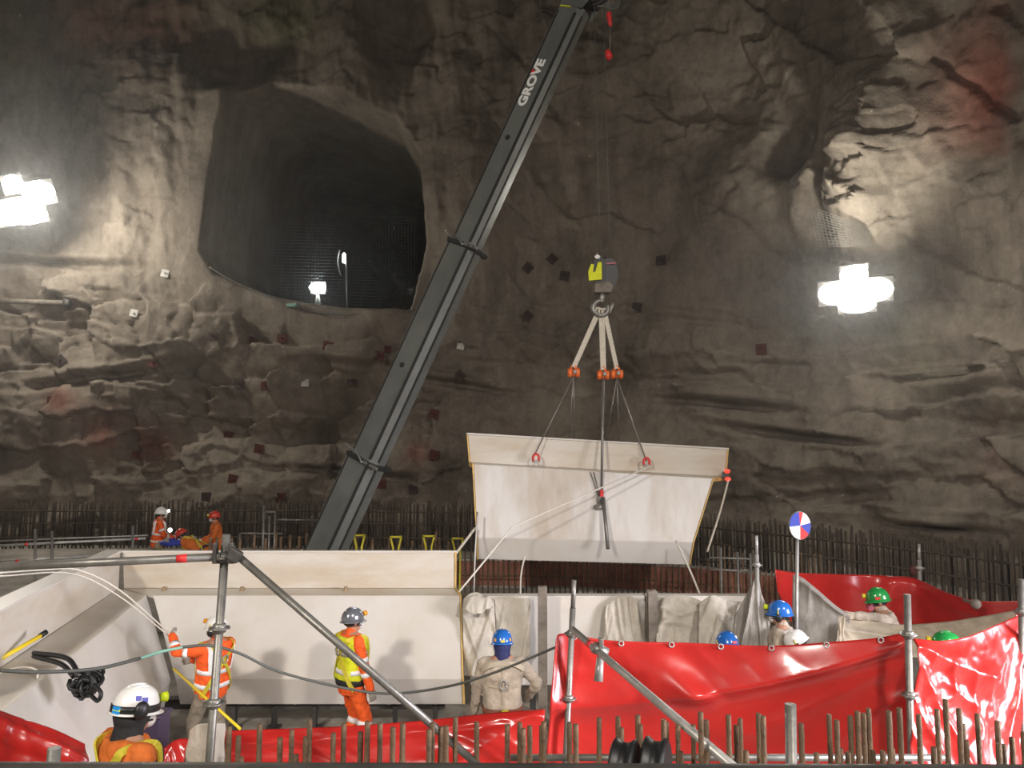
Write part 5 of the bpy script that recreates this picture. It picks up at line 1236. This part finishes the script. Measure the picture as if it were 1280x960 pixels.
        if hband:
            m = MB(); A2 = np.linspace(0, 2 * PI, 33)[:-1]
            m.loft([[HM @ Vector(((0.116 + g) * math.cos(a), -0.005 + (0.142 + g) * math.sin(a), z)) for a in A2] for z, g in ((0.010, -0.012), (0.010, 0.001), (0.052, -0.001), (0.052, -0.016))], cap=False); m.build('helmet_band', hband, hs, True)
        if lamp:
            a = math.radians(90 + lampdir); c = Vector((0.118 * math.cos(a), 0.150 * math.sin(a), 0.073)); dv = Vector((math.cos(a), math.sin(a), 0.1))
            m = MB(); m.tube([HM @ (c - dv * 0.02), HM @ (c + dv * 0.022)], [0.026, 0.030], 12); lo = m.build('headlamp', lamp, hs, True)
            m = MB(); m.tube([HM @ (c + dv * 0.021), HM @ (c + dv * 0.026)], 0.022, 12); m.build('lens', 'headlamp_glow' if lamp == 'glow' else 'galv_light', lo, True)
        if muffs:
            for s_ in (-1, 1):
                cz = 0.035 if muffs_up else -0.02; cx = 0.128 if muffs_up else 0.100; cy = -0.035 if muffs_up else 0.0
                m = MB(); m.ellipsoid((cx * s_, cy, cz), (0.030, 0.045, 0.052), HM); mu = m.build('ear_muff', 'rubber', hs, True)
                m = MB(); m.tube([HM @ Vector((cx * s_ * 1.08, cy, cz)), HM @ Vector((0.118 * s_, cy, 0.075))], 0.007, 6); m.build('muff_arm', 'harness', mu, True)
        for (ang, z, w, hh, mt) in stickers:
            a = math.radians(ang); r = math.cos(math.asin(min(((z - 0.042) / 0.132) ** 1.11, 1))) ** 0.75
            c = Vector((0.112 * r * math.cos(a), -0.005 + 0.138 * r * math.sin(a), z - 0.030)); n = Vector((math.cos(a) * r, math.sin(a) * r, 0.55 * (z - 0.042) / 0.132)).normalized(); tt = Vector((-math.sin(a), math.cos(a), 0)); uu = n.cross(tt)
            if uu.z < 0: uu = -uu
            m = MB(); q = [c + n * 0.006 + tt * x * w / 2 + uu * y * hh / 2 for x, y in ((-1, -1), (1, -1), (1, 1), (-1, 1))]; q += [p - n * 0.012 for p in q]
            m.add([HM @ p for p in q], [(0, 1, 2, 3), (7, 6, 5, 4), (0, 4, 5, 1), (1, 5, 6, 2), (2, 6, 7, 3), (3, 7, 4, 0)]); m.build('sticker', mt, hs, True)
    if hood:
        m = MB(); m.ellipsoid((0, -0.02, 0.0), (0.10, 0.11, 0.125), HM); m.capsule(neck - hu * 0.05, neck + hu * 0.05, 0.10, 0.085); remesh(m, 'neck_cover', hood, 0.014, 4)
    return T
def at(px, Y): return ((px - 640.0) / F_PX * (Y * CP + (1.7 - CAM_Z) * SP), Y)
x, y = at(268, 8.9)
WL = Vector((-0.27, 0.37, 1.50)); wk = 1.66 / 1.74
person('worker in orange hi-vis jacket pulling a rope behind the left scaffold pole', (x, y, 0), 62, 1.66, lean=-6, wide=1.1, lw=tuple(WL), rw=(0.06, 0.40, 1.16), lp=(-0.6, -0.2, -0.4), rp=(1, -0.3, -0.6), la=(-0.14, 0.10, 0.09), ra=(0.15, -0.16, 0.09),
       helmet='helmet_white', lamp='amber', lampdir=0, top='orange_fabric', bottom='trouser_grey', bands='full', harness='harness', curl=1.0, head_turn=10)
hand = Vector((x, y, 0)) + Matrix.Rotation(math.radians(62), 3, 'Z') @ (WL * wk) + Vector((-0.06, 0.02, 0.02))
for (r0, dz, lab, pts) in ((0.008, 0.02, 'upper white rope running to the rope puller hand', ((0, 716, 7.0), (60, 712, 7.8), (100, 713, 8.2), (150, 738, 8.4))), (0.007, -0.015, 'lower white rope running to the rope puller hand', ((0, 720, 7.0), (90, 717, 8.1), (150, 746, 8.4)))):
    m = MB(); m.tube(crom([P(*p) for p in pts] + [hand + Vector((0, 0, dz))], 8), r0, 6); tag(m.build('tag_line', 'rope_white'), lab, 'rope')
x, y = at(440, 9.0)
person('worker in orange suit and yellow vest standing with grey helmet', (x, y, 0), -52, 1.72, lw=(-0.29, 0.08, 0.82), rw=(0.27, 0.12, 0.84), helmet='helmet_grey', lamp='amber', top='orange_fabric', bottom='orange_fabric', vest='hivis_yellow', bands='arms', leg_bands=True, harness='harness', curl=0.6, belt='black_fabric', muffs=False, boots='boot', hood=None)
x, y = at(628, 8.1)
person('worker in beige coverall and blue helmet seen from behind', (x, y, 0), 4, 1.68, lw=(-0.30, 0.14, 0.84), rw=(0.30, 0.22, 0.98), lp=(-1, -0.4, 0), rp=(1, -0.5, -0.1), helmet='helmet_blue', lamp=None, muffs=False, top='beige_fabric', bottom='beige_fabric', bands=None, harness=None, belt='harness_brown', backseam=True, glove='glove_grey', wide=1.12, hood='navy_fabric', head_pitch=10,
       stickers=((-90, 0.065, 0.04, 0.022, 'yellow_plastic'), (-135, 0.08, 0.02, 0.03, 'amber'), (-45, 0.08, 0.02, 0.03, 'amber')))
x, y = at(152, 4.55)
person('worker in orange vest and white helmet in the bottom left foreground', (x, y, 0.46), -38, 1.70, lean=4, lw=(-0.28, 0.16, 0.86), rw=(0.28, 0.18, 0.86), helmet='helmet_white', lamp='lime_plastic', lampdir=-10, hband='rubber', muffs=True, muffs_up=True, top='orange_dull', sleeve='black_fabric', bottom='trouser_grey', bands=None, harness='harness', mask='mask_white', head_pitch=6, hood='black_fabric',
       stickers=((-72, 0.058, 0.05, 0.045, 'sticker_blue'), (-72, 0.062, 0.052, 0.012, 'lime_plastic'), (-20, 0.125, 0.03, 0.026, 'sticker_navy'), (-2, 0.115, 0.03, 0.026, 'sticker_navy')))
# the group inside the pit at right
x, y = at(912, 8.0)
person('worker with blue helmet seen from behind, head just above the red tarp', (x, y, 0), 20, 1.68, helmet='helmet_blue', lamp=None, muffs=True, top='beige_fabric', bottom='beige_fabric', bands=None, harness=None, lw=(-0.3, 0.15, 0.9), rw=(0.3, 0.15, 0.9), hood='navy_fabric', head_pitch=14, stickers=((-90, 0.07, 0.05, 0.025, 'sign_red'), (-60, 0.12, 0.03, 0.03, 'sign_white')))
x, y = at(976, 9.2)
person('worker in beige suit with blue helmet and yellow lamp facing left', (x, y, 0), 62, 1.76, helmet='helmet_blue', lamp='lime_plastic', top='beige_fabric', bottom='beige_fabric', bands='waist', harness=None, lw=(-0.25, 0.25, 1.0), rw=(0.25, 0.25, 1.0), mask='mask_white')
x, y = at(1022, 8.75)
person('stooping worker with white helmet low behind the red tarp', (x, y, 0), 70, 1.68, lean=30, drop=0.08, back=0.1, helmet='helmet_white', lamp=None, muffs=True, top='beige_fabric', bottom='beige_fabric', bands=None, harness=None, lw=(-0.22, 0.5, 0.85), rw=(0.22, 0.5, 0.85), head_pitch=14)
x, y = at(1114, 9.9)
person('worker in beige suit with green helmet leaning on the cloth edge', (x, y, 0), 78, 1.80, lean=14, helmet='helmet_green', lamp='yellow_plastic', muffs=False, top='beige_fabric', bottom='beige_fabric', bands=None, harness=None, lw=(-0.52, 0.52, 1.47), rw=(0.2, 0.45, 1.20), lp=(-0.5, -0.5, 0.6), rp=(0.6, -0.6, -0.3), mask='mask_pink', glove='beige_fabric', wide=1.12, hood=None, stickers=((0, 0.08, 0.06, 0.03, 'sign_red'), (-14, 0.078, 0.03, 0.03, 'sign_white'), (170, 0.08, 0.06, 0.03, 'sign_red')))
x, y = at(1184, 7.7)
person('worker with green helmet and yellow lamp mostly hidden by the right tarp', (x, y, 0), 75, 1.75, helmet='helmet_green', lamp='yellow_plastic', muffs=False, top='beige_fabric', bottom='beige_fabric', bands=None, harness=None, stickers=((-170, 0.07, 0.06, 0.03, 'yellow_plastic'), (180, 0.07, 0.05, 0.03, 'yellow_plastic'), (200, 0.06, 0.06, 0.03, 'yellow_plastic')))
# far group
x, y = at(197, 18.5)
person('distant worker in orange jacket and tan trousers with white helmet', (x, y, 0.4), -62, 1.78, lean=5, helmet='helmet_white', lamp='headlamp_glow', muffs=False, top='orange_fabric', bottom='trouser_tan', bands='full', harness=None, lw=(-0.2, 0.34, 1.02), rw=(0.22, 0.34, 1.02), lod=1.5, glove='glove_white')
x, y = at(247, 17.8)
person('distant worker bending forward in orange vest with blue sleeves', (x, y, 0.4), 82, 1.74, lean=62, drop=0.10, back=0.15, helmet='helmet_red', lamp=None, muffs=False, top='orange_dull', sleeve='blue_fabric', bottom='orange_fabric', bands=None, leg_bands=True, harness='harness', belt='black_fabric', lw=(-0.2, 0.75, 1.02), rw=(0.15, 0.75, 1.05), lod=1.5)
x, y = at(273, 18.7)
person('distant worker in dull orange suit with red helmet and white mask', (x, y, 0.4), 118, 1.68, lean=8, helmet='helmet_red', lamp='yellow_plastic', muffs=False, top='orange_dull', bottom='orange_dull', bands=None, harness=None, lw=(-0.15, 0.35, 0.98), rw=(0.15, 0.35, 1.02), lod=1.5, glove='glove_white')
# hand-held lamp of the bending worker
q = P(215, 662, 18.0); T = empty('hand_lamp', tuple(q), 'small glowing hand lamp held by the bending distant worker', 'lamp')
m = MB(); m.tube([q + Vector((0, -0.03, 0)), q + Vector((0, -0.10, 0))], [0.05, 0.07], 12); m.build('reflector', 'galv', T)
m = MB(); m.tube([q + Vector((0, -0.10, 0)), q + Vector((0, -0.11, 0))], 0.045, 12); m.build('lens', 'headlamp_glow', T)
m = MB(); m.tube([q + Vector((0, -0.03, 0)), q + Vector((0.08, 0.1, -0.05))], 0.03, 8); m.build('handle', 'rubber', T)
# purple bin behind the front worker
q = P(187, 900, 5.6); T = empty('plastic_bin', (q.x, 5.6, 0), 'dark purple upright plastic bin right of the front worker head', 'bin')
m = MB(); zt = P(187, 892, 5.6).z; m.box((q.x + 0.02, 5.6, zt / 2), (0.17, 0.17, zt), None, 1.08); bevel(m.build('body', 'purple_plastic', T), 0.02)
m = MB(); m.box((q.x + 0.02, 5.6, zt), (0.20, 0.20, 0.025)); bevel(m.build('rim', 'purple_plastic', T), 0.008)
